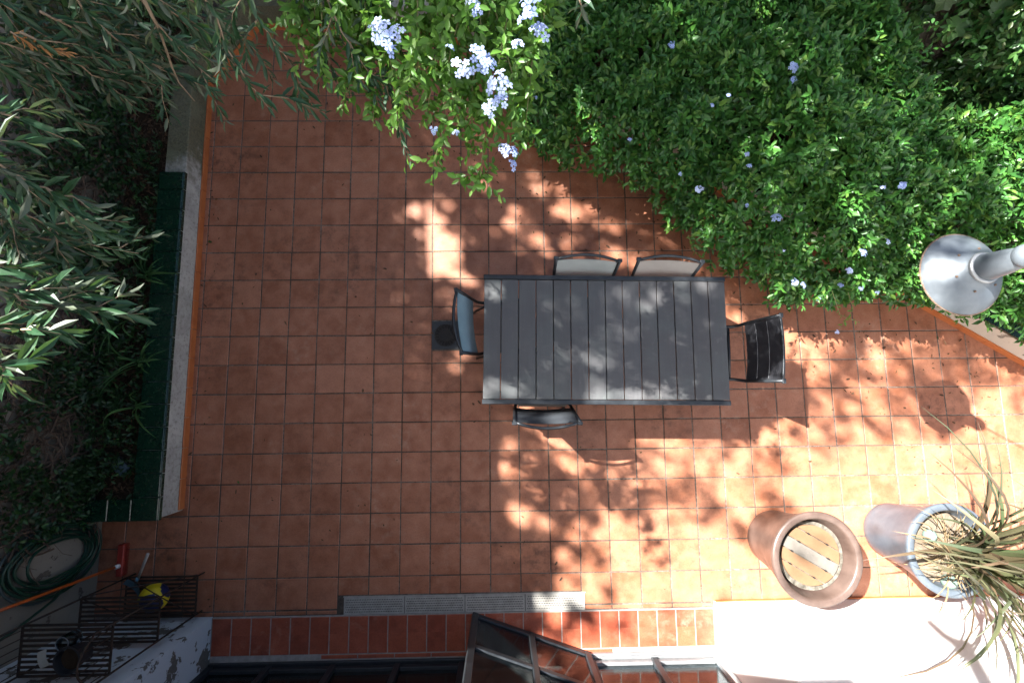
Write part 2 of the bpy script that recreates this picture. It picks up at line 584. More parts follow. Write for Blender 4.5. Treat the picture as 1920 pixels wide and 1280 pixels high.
# ------------------------------------------------------------------ foliage tools
_t8 = np.array([[0, 0, 0], [.25, 0, -.02], [.62, 0, 0.0], [1, 0, -.08], [.25, .36, .07], [.62, .42, .07], [.25, -.36, .07], [.62, -.42, .07]], float)
_f8 = [(0, 6, 1), (0, 1, 4), (1, 6, 7, 2), (1, 2, 5, 4), (2, 7, 3), (2, 3, 5)]
_t4 = np.array([[0, 0, 0], [.5, .45, 0], [1, 0, 0], [.5, -.45, 0]], float)
_f4 = [(0, 3, 2, 1)]
# three-lobed ivy leaf
_ti = np.array([[0, 0, 0], [-.1, .28, .02], [.14, .62, .05], [.36, .40, .03], [.62, .52, .04], [.72, .24, .02], [1, 0, -.06], [.72, -.24, .02], [.62, -.52, .04], [.36, -.40, .03], [.14, -.62, .05], [-.1, -.28, .02], [.4, 0, -.03]], float)
_fi = [(12, 0, 11), (12, 11, 10), (12, 10, 9), (12, 9, 8), (12, 8, 7), (12, 7, 6), (12, 6, 5), (12, 5, 4), (12, 4, 3), (12, 3, 2), (12, 2, 1), (12, 1, 0)]


def nrm(a):
    return a / np.maximum(np.linalg.norm(a, axis=-1, keepdims=True), 1e-9)


def frames(X, N):
    X = nrm(X)
    Y = nrm(np.cross(N, X))
    Z = np.cross(X, Y)
    return X, Y, Z


def leaves_mesh(name, P, X, N, L, W, mat, tpl=_t8, fcs=_f8):
    P, X, N = np.asarray(P, float), np.asarray(X, float), np.asarray(N, float)
    L, W = np.broadcast_to(L, len(P)), np.broadcast_to(W, len(P))
    X, Y, Z = frames(X, N)
    n, k = len(P), len(tpl)
    v = P[:, None, :] + (tpl[None, :, 0, None] * L[:, None, None]) * X[:, None, :] \
        + (tpl[None, :, 1, None] * W[:, None, None]) * Y[:, None, :] + (tpl[None, :, 2, None] * L[:, None, None]) * Z[:, None, :]
    v = v.reshape(-1, 3)
    me = bpy.data.meshes.new(name)
    tot = np.array([len(f) for f in fcs])
    idx = np.concatenate([np.array(f) for f in fcs])
    loops = (idx[None, :] + (np.arange(n) * k)[:, None]).ravel()
    totals = np.tile(tot, n)
    starts = np.concatenate([[0], np.cumsum(totals)[:-1]])
    me.vertices.add(len(v))
    me.vertices.foreach_set('co', v.ravel().astype(np.float32))
    me.loops.add(len(loops))
    me.loops.foreach_set('vertex_index', loops.astype(np.int32))
    me.polygons.add(len(totals))
    me.polygons.foreach_set('loop_start', starts.astype(np.int32))
    me.polygons.foreach_set('loop_total', totals.astype(np.int32))
    a = me.attributes.new('tone', 'FLOAT', 'POINT')
    a.data.foreach_set('value', np.repeat(rng.random(n), k).astype(np.float32))
    me.materials.append(mat)
    me.update(calc_edges=True)
    return me


def leaf_unit(name, mat, wr, tpl=_t8, fcs=_f8):
    me = bpy.data.meshes.new(name)
    me.from_pydata([(a, b * wr, c) for a, b, c in tpl], [], fcs)
    me.materials.append(mat)
    return me


def leaf_objects(unit, P, X, N, L, parent, name='leaf'):
    X, Y, Z = frames(np.asarray(X, float), np.asarray(N, float))
    for i in range(len(P)):
        o = link(name, unit, parent)
        m = Matrix.Identity(4)
        for r in range(3):
            m[r][0], m[r][1], m[r][2], m[r][3] = X[i][r] * L[i], Y[i][r] * L[i], Z[i][r] * L[i], P[i][r]
        o.matrix_local = m


def foliage(parent, P, X, N, L, wr, mat, tpl=_t8, fcs=_f8, singles=300, score=None, name='foliage'):
    """the leaves that show largest are single parts, the rest one mass"""
    P, X, N = np.asarray(P, float), np.asarray(X, float), np.asarray(N, float)
    L = np.array(np.broadcast_to(L, len(P)), float)
    pick = np.zeros(len(P), bool)
    if singles:
        if score is None:
            score = P[:, 2]
        pick[np.argsort(-score)[:singles]] = True
        leaf_objects(leaf_unit('leaf', mat, wr, tpl, fcs), P[pick], X[pick], N[pick], L[pick], parent)
    if (~pick).sum():
        me = leaves_mesh(name, P[~pick], X[~pick], N[~pick], L[~pick], L[~pick] * wr, mat, tpl, fcs)
        tag(link(name, me, parent), kind='stuff')


def shoots(B, D, L, k, leaf, spread=1.0, upn=1.0, start=0.1, jit=0.35, tip=0.55):
    """leaves set spirally along straight shoots -> P, X, N, L"""
    B, D = np.asarray(B, float), nrm(np.asarray(D, float))
    n = len(B)
    L = np.broadcast_to(L, n)
    ref = np.where(np.abs(D[:, 2:3]) < 0.9, np.array([[0, 0, 1.]]), np.array([[1., 0, 0]]))
    U = nrm(np.cross(D, ref))
    W = np.cross(D, U)
    out = []
    for i in range(k):
        s = start + (1 - start) * (i + 0.5) / k
        an = i * 2.4 + rng.random(n) * 0.8 + 0.0
        rad = U * np.cos(an)[:, None] + W * np.sin(an)[:, None]
        sp = spread * (1.15 - 0.55 * s)
        x = nrm(D * (0.55 + 0.25 * s) + rad * sp + rng.normal(0, jit, (n, 3)))
        p = B + D * (L * s)[:, None]
        nn = nrm(D * 0.6 + np.array([0, 0, upn]) + rng.normal(0, jit, (n, 3)))
        ln = leaf * (1 - (1 - tip) * s ** 2) * (0.75 + 0.5 * rng.random(n))
        out.append((p, x, nn, ln))
    return [np.concatenate(q) for q in zip(*out)]


def in_poly(x, y, poly):
    r = np.zeros(len(x), bool)
    j = len(poly) - 1
    for i in range(len(poly)):
        xi, yi = poly[i]
        xj, yj = poly[j]
        c = ((yi > y) != (yj > y)) & (x < (xj - xi) * (y - yi) / (yj - yi + 1e-12) + xi)
        r ^= c
        j = i
    return r


def seg_dist(x, y, line):
    d = np.full(len(x), 1e9)
    for (ax, ay), (bx, by) in zip(line[:-1], line[1:]):
        vx, vy = bx - ax, by - ay
        t = np.clip(((x - ax) * vx + (y - ay) * vy) / (vx * vx + vy * vy), 0, 1)
        d = np.minimum(d, np.hypot(x - ax - t * vx, y - ay - t * vy))
    return d


class VN:
    """smooth value noise on the plan"""
    def __init__(self, s):
        self.g = np.random.default_rng(s).random((64, 64))

    def __call__(self, x, y, sc):
        x, y = np.asarray(x) * sc + 200.3, np.asarray(y) * sc + 200.7
        i, j = np.floor(x).astype(int), np.floor(y).astype(int)
        u, v = x - i, y - j
        u, v = u * u * (3 - 2 * u), v * v * (3 - 2 * v)
        g = lambda a, b: self.g[a % 64, b % 64]
        return (g(i, j) * (1 - u) + g(i + 1, j) * u) * (1 - v) + (g(i, j + 1) * (1 - u) + g(i + 1, j + 1) * u) * v


vn = VN(3)

# ================================================================== SETTING
gme = MB().add([(-60, -60, -0.06), (60, -60, -0.06), (60, 60, -0.06), (-60, 60, -0.06)], [(0, 1, 2, 3)])
tag(gme.build('ground', MAT['earth']), kind='structure')

patio = MB().prism([(-3.02, -3.24), (6.6, -3.24), (6.6, 3.4), (-3.02, 3.4)], -0.05, -0.004).build('patio_floor', MAT['grout'])
tag(patio, kind='structure')


def slab_mesh(hx, hy, mat, z0=-0.02, z1=0.0, b=0.004, name='tile'):
    m = MB()
    vs_ = []
    for (x, y, z) in ((hx, hy, z0), (hx, hy, z1 - b), (hx - b, hy - b, z1)):
        vs_ += [(-x, -y, z), (x, -y, z), (x, y, z), (-x, y, z)]
    fs_ = [(8, 9, 10, 11)]
    for k in (0, 4):
        for i in range(4):
            j = (i + 1) % 4
            fs_.append((k + i, k + j, k + 4 + j, k + 4 + i))
    m.add(vs_, fs_)
    return m.mesh(name, mat)


G = 0.0048
tile_me = slab_mesh(T / 2 - G, T / 2 - G, MAT['terracotta'])
cut_cache = {}
spots = []


def patio_open(x, y):
    """open floor that the photograph can see"""
    if x < -2.2 and y > -1.95:
        return False
    if 0.525 * x + 0.851 * y > 2.45:
        return False
    return y < 2.95


for j in range(-11, 10):
    for i in range(-11, 23):
        x0, x1, y1, y0 = i * T, (i + 1) * T, -j * T, -(j + 1) * T
        if j == 9 and -3 <= i <= 4:
            y0 = -2.683
        if i == 0 and j == 0:
            y0 = -0.137
        if i == 0 and j == 1:
            y1 = -0.433
        cx, cy = (x0 + x1) / 2, (y0 + y1) / 2
        hide = 0 if patio_open(cx, cy) else 50
        under = 0
        if 0.55 < cx < 2.55 and -0.95 < cy < 0.1:
            under = 8
        spots.append((hide + under + math.hypot(cx - 0.9, (cy + 0.9)), x0, x1, y0, y1))
spots.sort()
rest = MB()
for n_, (sc_, x0, x1, y0, y1) in enumerate(spots):
    if sc_ > 40 and not (-2.6 < x0 < 6.3 and 0.525 * x0 + 0.851 * y0 < 2.9):
        continue
    full = abs((x1 - x0) - T) < 1e-6 and abs((y1 - y0) - T) < 1e-6
    dz = rnd.uniform(-0.0012, 0.0012)
    if n_ < 300:
        if full:
            me = tile_me
        else:
            me = slab_mesh((x1 - x0) / 2 - G, (y1 - y0) / 2 - G, MAT['terracotta'])
        o = link('tile', me, patio)
        o.location = ((x0 + x1) / 2 + rnd.uniform(-.0012, .0012), (y0 + y1) / 2 + rnd.uniform(-.0012, .0012), dz)
        o.rotation_euler = (rnd.uniform(-.003, .003), rnd.uniform(-.003, .003), rnd.uniform(-.004, .004))
    else:
        hx, hy = (x1 - x0) / 2 - G, (y1 - y0) / 2 - G
        c_ = ((x0 + x1) / 2 + rnd.uniform(-.0012, .0012), (y0 + y1) / 2 + rnd.uniform(-.0012, .0012))
        b_ = 0.004
        vs_ = []
        for (x, y, z) in ((hx, hy, -.02), (hx, hy, dz - b_), (hx - b_, hy - b_, dz)):
            vs_ += [(c_[0] - x, c_[1] - y, z), (c_[0] + x, c_[1] - y, z), (c_[0] + x, c_[1] + y, z), (c_[0] - x, c_[1] + y, z)]
        fs_ = [(8, 9, 10, 11)]
        for k in (0, 4):
            for q in range(4):
                fs_.append((k + q, k + (q + 1) % 4, k + 4 + (q + 1) % 4, k + 4 + q))
        rest.add(vs_, fs_)
tag(rest.build('tile_rows', MAT['terracotta'], patio), kind='stuff')
# narrow cut tiles between the last row and the step
for i in range(-8, 10):
    if -3 <= i <= 4:
        continue
    x0, x1 = i * T, (i + 1) * T
    if i == 9:
        x1 = 2.62
    o = link('cut_tile', slab_mesh((x1 - x0) / 2 - G, 0.016, MAT['terracotta'], name='cut_tile'), patio)
    o.location = ((x0 + x1) / 2, -2.824, 0)

# soil in the beds
soil = MB()
soil.prism([(-3.02, -1.80), (-2.49, -1.80), (-2.49, 3.2), (-2.2, 4.4), (-3.02, 4.4)], -0.05, 0.22)
tag(soil.build('soil_west_bed', MAT['soil']), kind='structure')
NRM = Vector((0.525, 0.851, 0)).normalized()
TAN = Vector((NRM.y, -NRM.x, 0))
D0 = NRM.dot(V(4.77, 0.045, 0))


def dg(t, d, z):
    """point along the diagonal planter: t metres east of its start, d metres behind its face"""
    return TAN * t + NRM * (D0 + d) + V(0, 0, z)


T_A = TAN.dot(V(0.0, 2.99, 0))
soil2 = MB()
q = [dg(T_A - 1.5, 0.2, 0), dg(8.0, 0.2, 0), dg(8.0, 1.6, 0), dg(T_A - 1.5, 1.6, 0)]
soil2.prism([(p.x, p.y) for p in q], -0.05, 0.2)
tag(soil2.build('soil_diagonal_bed', MAT['soil']), kind='structure')

# ------------------------------------------------------------------ planter walls
pw = thing('planter_wall', 'low grey rendered planter wall capped with dark green glazed tiles along left bed', 'planter wall', (-2.3, 0, 0))


def rel(o, root):
    o.parent = root
    o.location = Vector(o.location) - Vector(root.location)
    return o


def sub(mb, name, mat, root, **kw):
    o = mb.build(name, mat, None, **kw)
    return rel(o, root)


m = MB().box(-2.495, -2.296, -1.905, 2.36, -0.02, 0.305, 0.006)
sub(m, 'rendered_wall', MAT['concrete'], pw)
m = MB().box(-3.01, -2.502, -1.905, -1.76, -0.02, 0.305, 0.006)
sub(m, 'rendered_wall', MAT['concrete'], pw)
y = -1.925
k = 0
while y < 1.24:
    y1 = min(y + 0.2, 1.25)
    m = MB().box(-2.525, -2.300, y + 0.0025, y1 - 0.0025, 0.3065, 0.333, 0.006)
    sub(m, 'cap_tile', MAT['green_glaze'], pw)
    m = MB().box(-2.2985, -2.289, y + 0.0025, y1 - 0.0025, 0.29, 0.331, 0.003)
    sub(m, 'cap_edge_tile', MAT['green_glaze'], pw)
    y = y1
x = -2.53
while x > -2.99:
    x0 = max(x - 0.2, -3.008)
    m = MB().box(x0 + 0.0025, x - 0.0025, -1.925, -1.74, 0.3065, 0.333, 0.006)
    sub(m, 'cap_tile', MAT['green_glaze'], pw)
    x = x0
y = -1.89
while y < 2.36:
    y1 = min(y + T, 2.36)
    m = MB().box(-2.2945, -2.2815, y + 0.002, y1 - 0.002, -0.002, 0.078 + rnd.uniform(-.002, .002), 0.003)
    sub(m, 'skirting_tile', MAT['skirting_orange'], pw)
    y = y1
pw2 = thing('planter_wall', 'bare mossy concrete planter wall turning the corner under the olive leaves', 'planter wall', (-2.1, 2.7, 0))
m = MB().prism([(-2.285, 2.363), (-1.86, 3.0), (-2.03, 3.11), (-2.49, 2.42)], -0.02, 0.30)
sub(m, 'rendered_wall', MAT['concrete'], pw2)
m = MB().prism([(-1.857, 3.0), (0.0, 3.0), (0.0, 3.2), (-1.95, 3.2)], -0.02, 0.30)
sub(m, 'rendered_wall', MAT['concrete'], pw2)
for k in range(3):
    a, b = V(-2.265, 2.365, 0).lerp(V(-1.845, 2.985, 0), k / 3), V(-2.265, 2.365, 0).lerp(V(-1.845, 2.985, 0), (k + 0.985) / 3)
    m = MB().bar(a + V(0, 0, .038), b + V(0, 0, .038), 0.013, 0.08)
    sub(m, 'skirting_tile', MAT['skirting_orange'], pw2)
for k in range(6):
    m = MB().box(-1.83 + k * .3, -1.535 + k * .3, 2.984, 2.997, -0.002, 0.078, 0.003)
    sub(m, 'skirting_tile', MAT['skirting_orange'], pw2)

pw3 = thing('planter_wall', 'pale rendered diagonal planter wall with orange skirting under the lamp', 'planter wall', dg(T_A + 3, 0.1, 0))
TE = 7.3
q = [dg(T_A, 0.0, 0), dg(TE, 0.0, 0), dg(TE, 0.2, 0), dg(T_A, 0.2, 0)]
sub(MB().prism([(p.x, p.y) for p in q][::-1], -0.02, 0.305), 'rendered_wall', MAT['plaster_old'], pw3)
t = T_A
while t < TE - 0.01:
    t1 = min(t + T, TE)
    a, b = dg(t + .002, -0.008, 0.038), dg(t1 - .002, -0.008, 0.038 + rnd.uniform(-.001, .001))
    sub(MB().bar(a, b, 0.013, 0.08), 'skirting_tile', MAT['skirting_orange'], pw3)
    t = t1
t = T_A
while t < TE - 0.01:
    t1 = min(t + .2, TE)
    a, b = dg(t + .0025, 0.112, 0.3205), dg(t1 - .0025, 0.112, 0.3205)
    sub(MB().bar(a, b, 0.235, 0.027), 'cap_tile', MAT['green_glaze'], pw3)
    t = t1

# ------------------------------------------------------------------ boundary walls
bw = MB().box(-3.30, -3.02, -3.6, -0.3, -0.05, 5.0).box(-3.30, -3.02, -0.3, 0.9, -0.05, 4.6).box(-3.30, -3.02, 0.9, 4.7, -0.05, 3.25)  # unseen upper heights stepped to shade the court and block western sky
tag(bw.build('boundary_wall', MAT['plaster_dirty_shaded']), 'tall pale plastered wall behind the left bed, half hidden by dead vines', 'wall')
bw2 = MB().box(-3.018, 0.56, 4.4, 4.68, -0.05, 3.2)
tag(bw2.build('boundary_wall', MAT['plaster_old']), 'plastered wall closing the courtyard behind the top left planter', 'wall')
WD = 1.5
q = [dg(T_A - 1.6, WD, 0), dg(8.5, WD, 0), dg(8.5, WD + .3, 0), dg(T_A - 1.6, WD + .3, 0)]
bw3 = MB().prism([(p.x, p.y) for p in q][::-1], -0.05, 2.4)
tag(bw3.build('boundary_wall', MAT['rubble_wall']), 'rough brown stone wall hung with ivy in the top right corner', 'wall')

# ------------------------------------------------------------------ house
house = thing('house', 'house front at the bottom with white wall, red tiled step and dark glazed doors', 'house', (0, -2.9, 0))
HW = 8.5  # unseen upper height, raised to hold back sky light
sub(MB().box(2.625, 7.5, -3.4, -2.792, -0.05, 5.0), 'wall', MAT['plaster_white'], house)
w_ = sub(MB().box(-3.018, -1.962, -3.4, -2.842, -0.05, HW), 'wall', MAT['plaster_peeling'], house)
w_['label'] = 'pale blue-white wall end with flaking paint'
sub(MB().box(-1.96, 2.623, -3.4, -2.86, 2.35, HW), 'wall', MAT['plaster_white'], house)
x = 2.632
while x < 5.9:
    sub(MB().box(x + .002, x + T - .002, -2.790, -2.780, -0.002, 0.03, 0.002), 'skirting_tile', MAT['skirting_orange'], house)
    x += T
# step of narrow red tiles
sub(MB().box(-1.958, 2.622, -3.33, -2.846, -0.04, 0.012), 'step', MAT['threshold_grout'], house)
npt = 26
for k in range(npt):
    x0 = -1.955 + k * 0.1757
    o = link('step_tile', slab_mesh(0.1757 / 2 - .0045, 0.157, MAT['threshold_red'], -0.005, 0.016, 0.003, 'step_tile'), house)
    o.location = (x0 + 0.0878, -3.012 + 2.9, 0)
    o.rotation_euler = (rnd.uniform(-.003, .003), 0, rnd.uniform(-.003, .003))
for k in range(8):
    x0 = -0.97 + k * 0.33
    o = link('step_tile', slab_mesh(0.165 - .004, 0.016, MAT['threshold_red'], -0.005, 0.016, 0.003, 'step_tile'), house)
    o.location = (x0 + 0.165, -3.195 + 2.9, 0)
tk = sub(MB().box(-1.955, 1.45, -3.30, -3.222, 0.0125, 0.045, 0.004).box(-1.955, 1.45, -3.275, -3.262, 0.045, 0.062), 'sill_track', MAT['metal_dark'], house)
tk = sub(MB().box(1.46, 2.618, -3.30, -3.205, 0.0125, 0.045, 0.004).box(1.46, 2.618, -3.285, -3.272, 0.045, 0.06).box(1.46, 2.618, -3.235, -3.222, 0.045, 0.06), 'sill_track', MAT['metal_pale'], house)  # paler metal: sunlight on the right track is put into the colour
mull = [-1.93, -1.41, -0.84, -0.27, 0.30, 1.47, 2.03, 2.595]
for k, x in enumerate(mull):
    sub(MB().box(x - .026, x + .026, -3.315, -3.235, 0.0455, 2.35, 0.004), 'mullion', MAT['metal_pale' if x > 2.5 else 'metal_dark'], house)  # right end mullion takes the sunlit tone as colour
for k in range(7):
    if k == 4:
        continue
    a, b = mull[k] + .027, mull[k + 1] - .027
    sub(MB().box(a, b, -3.305, -3.245, 0.063, 0.115, 0.003), 'rail', MAT['metal_pale' if a > 1.4 else 'metal_dark'], house)  # rails on the right carry sunlight in their paler colour
    sub(MB().box(a, b, -3.278, -3.272, 0.116, 2.34), 'pane', MAT['glass'], house)
sub(MB().box(-1.95, 2.61, -3.32, -3.23, 2.30, 2.349), 'head_rail', MAT['metal_dark'], house)
bal = sub(MB().box(-3.018, 0.05, -2.858, -1.13, 4.97, 5.12, .01), 'balcony', MAT['plaster_peeling'], house)
for k in range(22):
    x_ = -2.95 + k * .14
    MB().tube([V(x_, -1.17 + 2.9, 5.12), V(x_, -1.17 + 2.9, 6.0)], .008, 6).build('baluster', MAT['metal_black'], bal)
sub(MB().box(-3.0, .04, -1.19, -1.15, 6.0, 6.04, .005), 'balcony_rail', MAT['metal_black'], house)
# open door leaf
hinge, free = V(1.455, -3.215, 0), V(0.393, -2.846, 0)
dl = (free - hinge)
door = bpy.data.objects.new('door', None)
COL.objects.link(door)
door.parent = house
door.location = hinge - house.location
door.rotation_euler = (0, 0, math.atan2(dl.y, dl.x))
door['label'] = 'dark framed glass door leaf standing open over the step'
W_ = dl.length
for (a, b) in ((0.0, .055), (W_ / 2 - .025, W_ / 2 + .025), (W_ - .055, W_)):
    MB().box(a, b, -.022, .022, 0.035, 2.26, 0.004).build('stile', MAT['metal_dark'], door)
for (z0, z1) in ((0.035, .10), (.60, .655), (1.30, 1.35), (2.19, 2.258)):
    for (a, b) in ((.0555, W_ / 2 - .0255), (W_ / 2 + .0255, W_ - .0555)):
        MB().box(a, b, -.019, .019, z0, z1, 0.004).build('rail', MAT['metal_dark'], door)
for (z0, z1) in ((.1005, .5995), (.6555, 1.2995), (1.3505, 2.1895)):
    for (a, b) in ((.0555, W_ / 2 - .0255), (W_ / 2 + .0255, W_ - .0555)):
        MB().box(a, b, -.003, .003, z0, z1).build('pane', MAT['glass'], door)
# the room behind the glass
room = MB().box(-1.96, 2.62, -6.4, -3.34, -0.04, 0.01)
tag(room.build('indoor_floor', MAT['threshold_red']), kind='structure')
rm = MB()
rm.box(-2.1, 2.8, -6.6, -6.42, -0.05, 2.6).box(-2.2, -1.97, -6.41, -3.41, -0.05, 2.6).box(2.63, 2.8, -6.41, -3.41, -0.05, 2.6).box(-2.2, 2.8, -6.6, -3.41, 2.61, 2.75)
tag(rm.build('indoor_walls', MAT['room_dark']), kind='structure')

# ------------------------------------------------------------------ drains
ch = thing('drain_channel', 'long perforated grey drain channel in front of the red step', 'drain', (0.325, -2.77, 0))
L0, L1 = -0.782, 1.430
pl = (L1 - L0) / 4
NXH, NYH = 34, 6


def grate_panel():
    m = MB()
    hw, hh = pl / 2 - .003, 0.072
    gx, gy = hw - .012, hh - .010
    cw, chh = 2 * gx / NXH, 2 * gy / NYH
    r = 0.0052
    for iy in range(NYH):
        sh = 0.5 * cw if iy % 2 else 0
        for ix in range(NXH - (1 if iy % 2 else 0)):
            x0, y0 = -gx + ix * cw + sh, -gy + iy * chh
            cx, cy = x0 + cw / 2, y0 + chh / 2
            out = [(x0, y0), (cx, y0), (x0 + cw, y0), (x0 + cw, cy), (x0 + cw, y0 + chh), (cx, y0 + chh), (x0, y0 + chh), (x0, cy)]
            inn = [(cx + r * math.cos(a), cy + r * math.sin(a)) for a in [math.radians(225 + 45 * q_) for q_ in range(8)]]
            vs_ = [(a, b, 0.006) for a, b in out] + [(a, b, 0.006) for a, b in inn] + [(a, b, 0.001) for a, b in inn]
            fs_ = []
            for q_ in range(8):
                w2 = (q_ + 1) % 8
                fs_.append((q_, w2, 8 + w2, 8 + q_))
                fs_.append((8 + q_, 8 + w2, 16 + w2, 16 + q_))
            m.add(vs_, fs_)
        if iy % 2:
            y0 = -gy + iy * chh
            for xa, xb in ((-gx, -gx + sh), (gx - sh, gx)):
                m.add([(xa, y0, .006), (xb, y0, .006), (xb, y0 + chh, .006), (xa, y0 + chh, .006)], [(0, 1, 2, 3)])
    m.box(-hw, hw, -hh, -gy, -.004, .006).box(-hw, hw, gy, hh, -.004, .006).box(-hw, -gx, -gy, gy, -.004, .006).box(gx, hw, -gy, gy, -.004, .006)
    return m.mesh('grate_panel', MAT['grate_steel'])


gp = grate_panel()
for k in range(4):
    o = link('grate_panel', gp, ch)
    o.location = (L0 + pl * (k + .5) - 0.325, 0, 0.001 + rnd.uniform(-.0006, .0006))
    o.rotation_euler = (0, 0, rnd.uniform(-.004, .004))
MB().box(-1.105, 1.105, -.075, .075, -.006, -.003).build('channel_bottom', MAT['void_dark'], ch)  # dark sheet stands in for the shaded depth under the grates
fr = MB().box(-1.112, 1.112, .0755, .083, -.006, .007).box(-1.112, 1.112, -.083, -.0755, -.006, .007)
fr.build('channel_edge', MAT['grate_steel'], ch)

fd = thing('floor_drain', 'square black floor drain with round slotted grate beside the left chair', 'drain', (0.1355, -0.285, 0))
m = MB()
hs = 0.137
n = 40
ring = [(0.112 * math.cos(2 * math.pi * j / n), 0.112 * math.sin(2 * math.pi * j / n)) for j in range(n)]
sq = []
for (x, y) in ring:
    s = hs / max(abs(x), abs(y))
    sq.append((x * s, y * s))
vs_ = [(x, y, .002) for x, y in sq] + [(x, y, .002) for x, y in ring] + [(x, y, -.012) for x, y in ring]
fs_ = []
for j in range(n):
    k = (j + 1) % n
    fs_ += [(j, k, n + k, n + j), (n + j, n + k, 2 * n + k, 2 * n + j)]
m.add(vs_, fs_)
m.build('frame', MAT['metal_dark'], fd)
m = MB()
m.lathe([(0.0, .002), (0.062, .003), (0.062, -.008)], n=32)
for j in range(18):
    a = 2 * math.pi * j / 18
    m.bar((0.062 * math.cos(a), 0.062 * math.sin(a), -.001), (0.104 * math.cos(a), 0.104 * math.sin(a), -.001), .017, .008)
m.lathe([(0.100, .002), (0.111, .002), (0.111, -.008), (0.100, -.008)], n=40, closed=True)
m.build('grate', MAT['metal_black'], fd)
MB().disc((0, 0, -0.0035), 0.13, 24).build('drain_dark_disc', MAT['void_dark'], fd)  # dark disc painted for the unlit depth of the drain

# ================================================================== FURNITURE
tb = thing('dining_table', 'large grey slatted dining table with dark metal rails in the courtyard', 'table', (1.552, -0.434, 0), math.radians(-1.0))
HL, HWD = 1.022, 0.542
pwid = 2 * HL / 14
for k in range(14):
    o = link('plank', MB().box(-pwid / 2 + .0034, pwid / 2 - .0034, -HWD + .043, HWD - .043, .718, .74, 0.003).mesh('plank', MAT['table_board']) if k == 0 else plank_me, tb)
    plank_me = o.data
    o.location = (-HL + pwid * (k + .5), rnd.uniform(-.001, .001), rnd.uniform(-.0012, .0006))
    o.rotation_euler = (0, 0, rnd.uniform(-.0012, .0012))
for s in (-1, 1):
    MB().box(-HL - .004, HL + .004, s * (HWD - .02) - .02, s * (HWD - .02) + .02, .69, .742, 0.004).build('side_rail', MAT['metal_dark'], tb)
for s in (-1, 1):
    MB().box(s * (HL - .10) - .02, s * (HL - .10) + .02, -HWD + .042, HWD - .042, .675, .716, 0.004).build('cross_rail', MAT['metal_dark'], tb)
    for t_ in (-1, 1):
        MB().box(s * (HL - .06) - .035, s * (HL - .06) + .035, t_ * (HWD - .045) - .03, t_ * (HWD - .045) + .03, 0.001, .674, 0.004).build('leg', MAT['metal_dark'], tb)
MB().box(-.02, .02, -HWD + .042, HWD - .042, .675, .716, 0.004).build('cross_rail', MAT['metal_dark'], tb)


def chair(label, fabric, loc, rz, seat='seat_mesh', stripes=False, hw=0.255, bow=.045, rear=-.185):
    c = thing('garden_chair', label, 'chair', (loc[0], loc[1], 0), rz, 'sling chairs around the table')
    fm = MAT['metal_dark']
    for s in (-1, 1):
        x = s * (hw - .03)
        x2 = s * hw
        path = [V(x, .25, 0.001), V(x, .235, .30), V(x, .225, .39), V(x, .18, .42), V(x, -.15, .415), V(x, -.22, .425), V(s * (hw - .022), -.27, .455), V(s * (hw - .012), -.298, .52), V(s * (hw - .005), -.35, .70), V(x2, -.405, .885)]
        MB().tube(path, .0145, 8, (1, .95)).build('side_frame', fm, c, smooth=True)
        MB().tube([V(x, -.06, .405), V(x, -.16, .36), V(x, -.33, .001)], .013, 8).build('rear_leg', fm, c, smooth=True)
        MB().box(x2 - .02, x2 + .02, -.428, -.398, .872, .892, .004).build('post_cap', fm, c)
    MB().tube([V(-hw + .03, .19, .40), V(hw - .03, .19, .40)], .011, 8).build('front_rail', fm, c, smooth=True)
    MB().tube([V(-hw + .03, -.19, .412), V(0, -.196, .412), V(hw - .03, -.19, .412)], .013, 8).build('rear_rail', fm, c, smooth=True)
    # bowed head rail
    pts = []
    for i in range(13):
        u = -1 + 2 * i / 12
        pts.append(V(u * (hw - .01), -.408 - bow * (1 - u * u), .876))
    MB().tube(pts, .0125, 8).build('head_rail', fm, c, smooth=True)
    # sling back, slightly hollow
    m = MB()
    nu, nv = 13, 7
    vs_ = []
    for j in range(nv):
        v = j / (nv - 1)
        z = .505 + v * .355
        yb = -.296 - .105 * v ** 1.05
        half = hw - .026 + .012 * v
        for i in range(nu):
            u = -1 + 2 * i / (nu - 1)
            vs_.append((u * half, yb - .016 * (1 - u * u), z))
    fs_ = [(j * nu + i, j * nu + i + 1, (j + 1) * nu + i + 1, (j + 1) * nu + i) for j in range(nv - 1) for i in range(nu - 1)]
    m.add(vs_, fs_)
    k = len(vs_)
    m.add([(a, b - .004, z) for a, b, z in vs_], [f[::-1] for f in fs_])
    b_ = m.build('back_sling', MAT[fabric], c, smooth=True)
    if stripes:
        for v in (.34, .68):
            z = .505 + v * .355
            yb = -.296 - .105 * v ** 1.05
            MB().tube([V(u * (hw - .028), yb - .016 * (1 - u * u) + .003, z) for u in [-1 + 2 * i / 12 for i in range(13)]], .0018, 5).build('seam', MAT['thread_pale'], b_)
    m = MB()
    vs_ = []
    for j in range(6):
        v = j / 5
        for i in range(9):
            u = -1 + 2 * i / 8
            vs_.append((u * (hw - .046), rear + v * (.195 - rear), .424 - .018 * (1 - u * u) - .012 * math.sin(v * math.pi)))
    fs_ = [(j * 9 + i, j * 9 + i + 1, (j + 1) * 9 + i + 1, (j + 1) * 9 + i) for j in range(5) for i in range(8)]
    m.add(vs_, fs_)
    m.add([(a, b, z - .004) for a, b, z in vs_], [f[::-1] for f in fs_])
    m.build('seat_sling', MAT[seat], c, smooth=True)
    return c


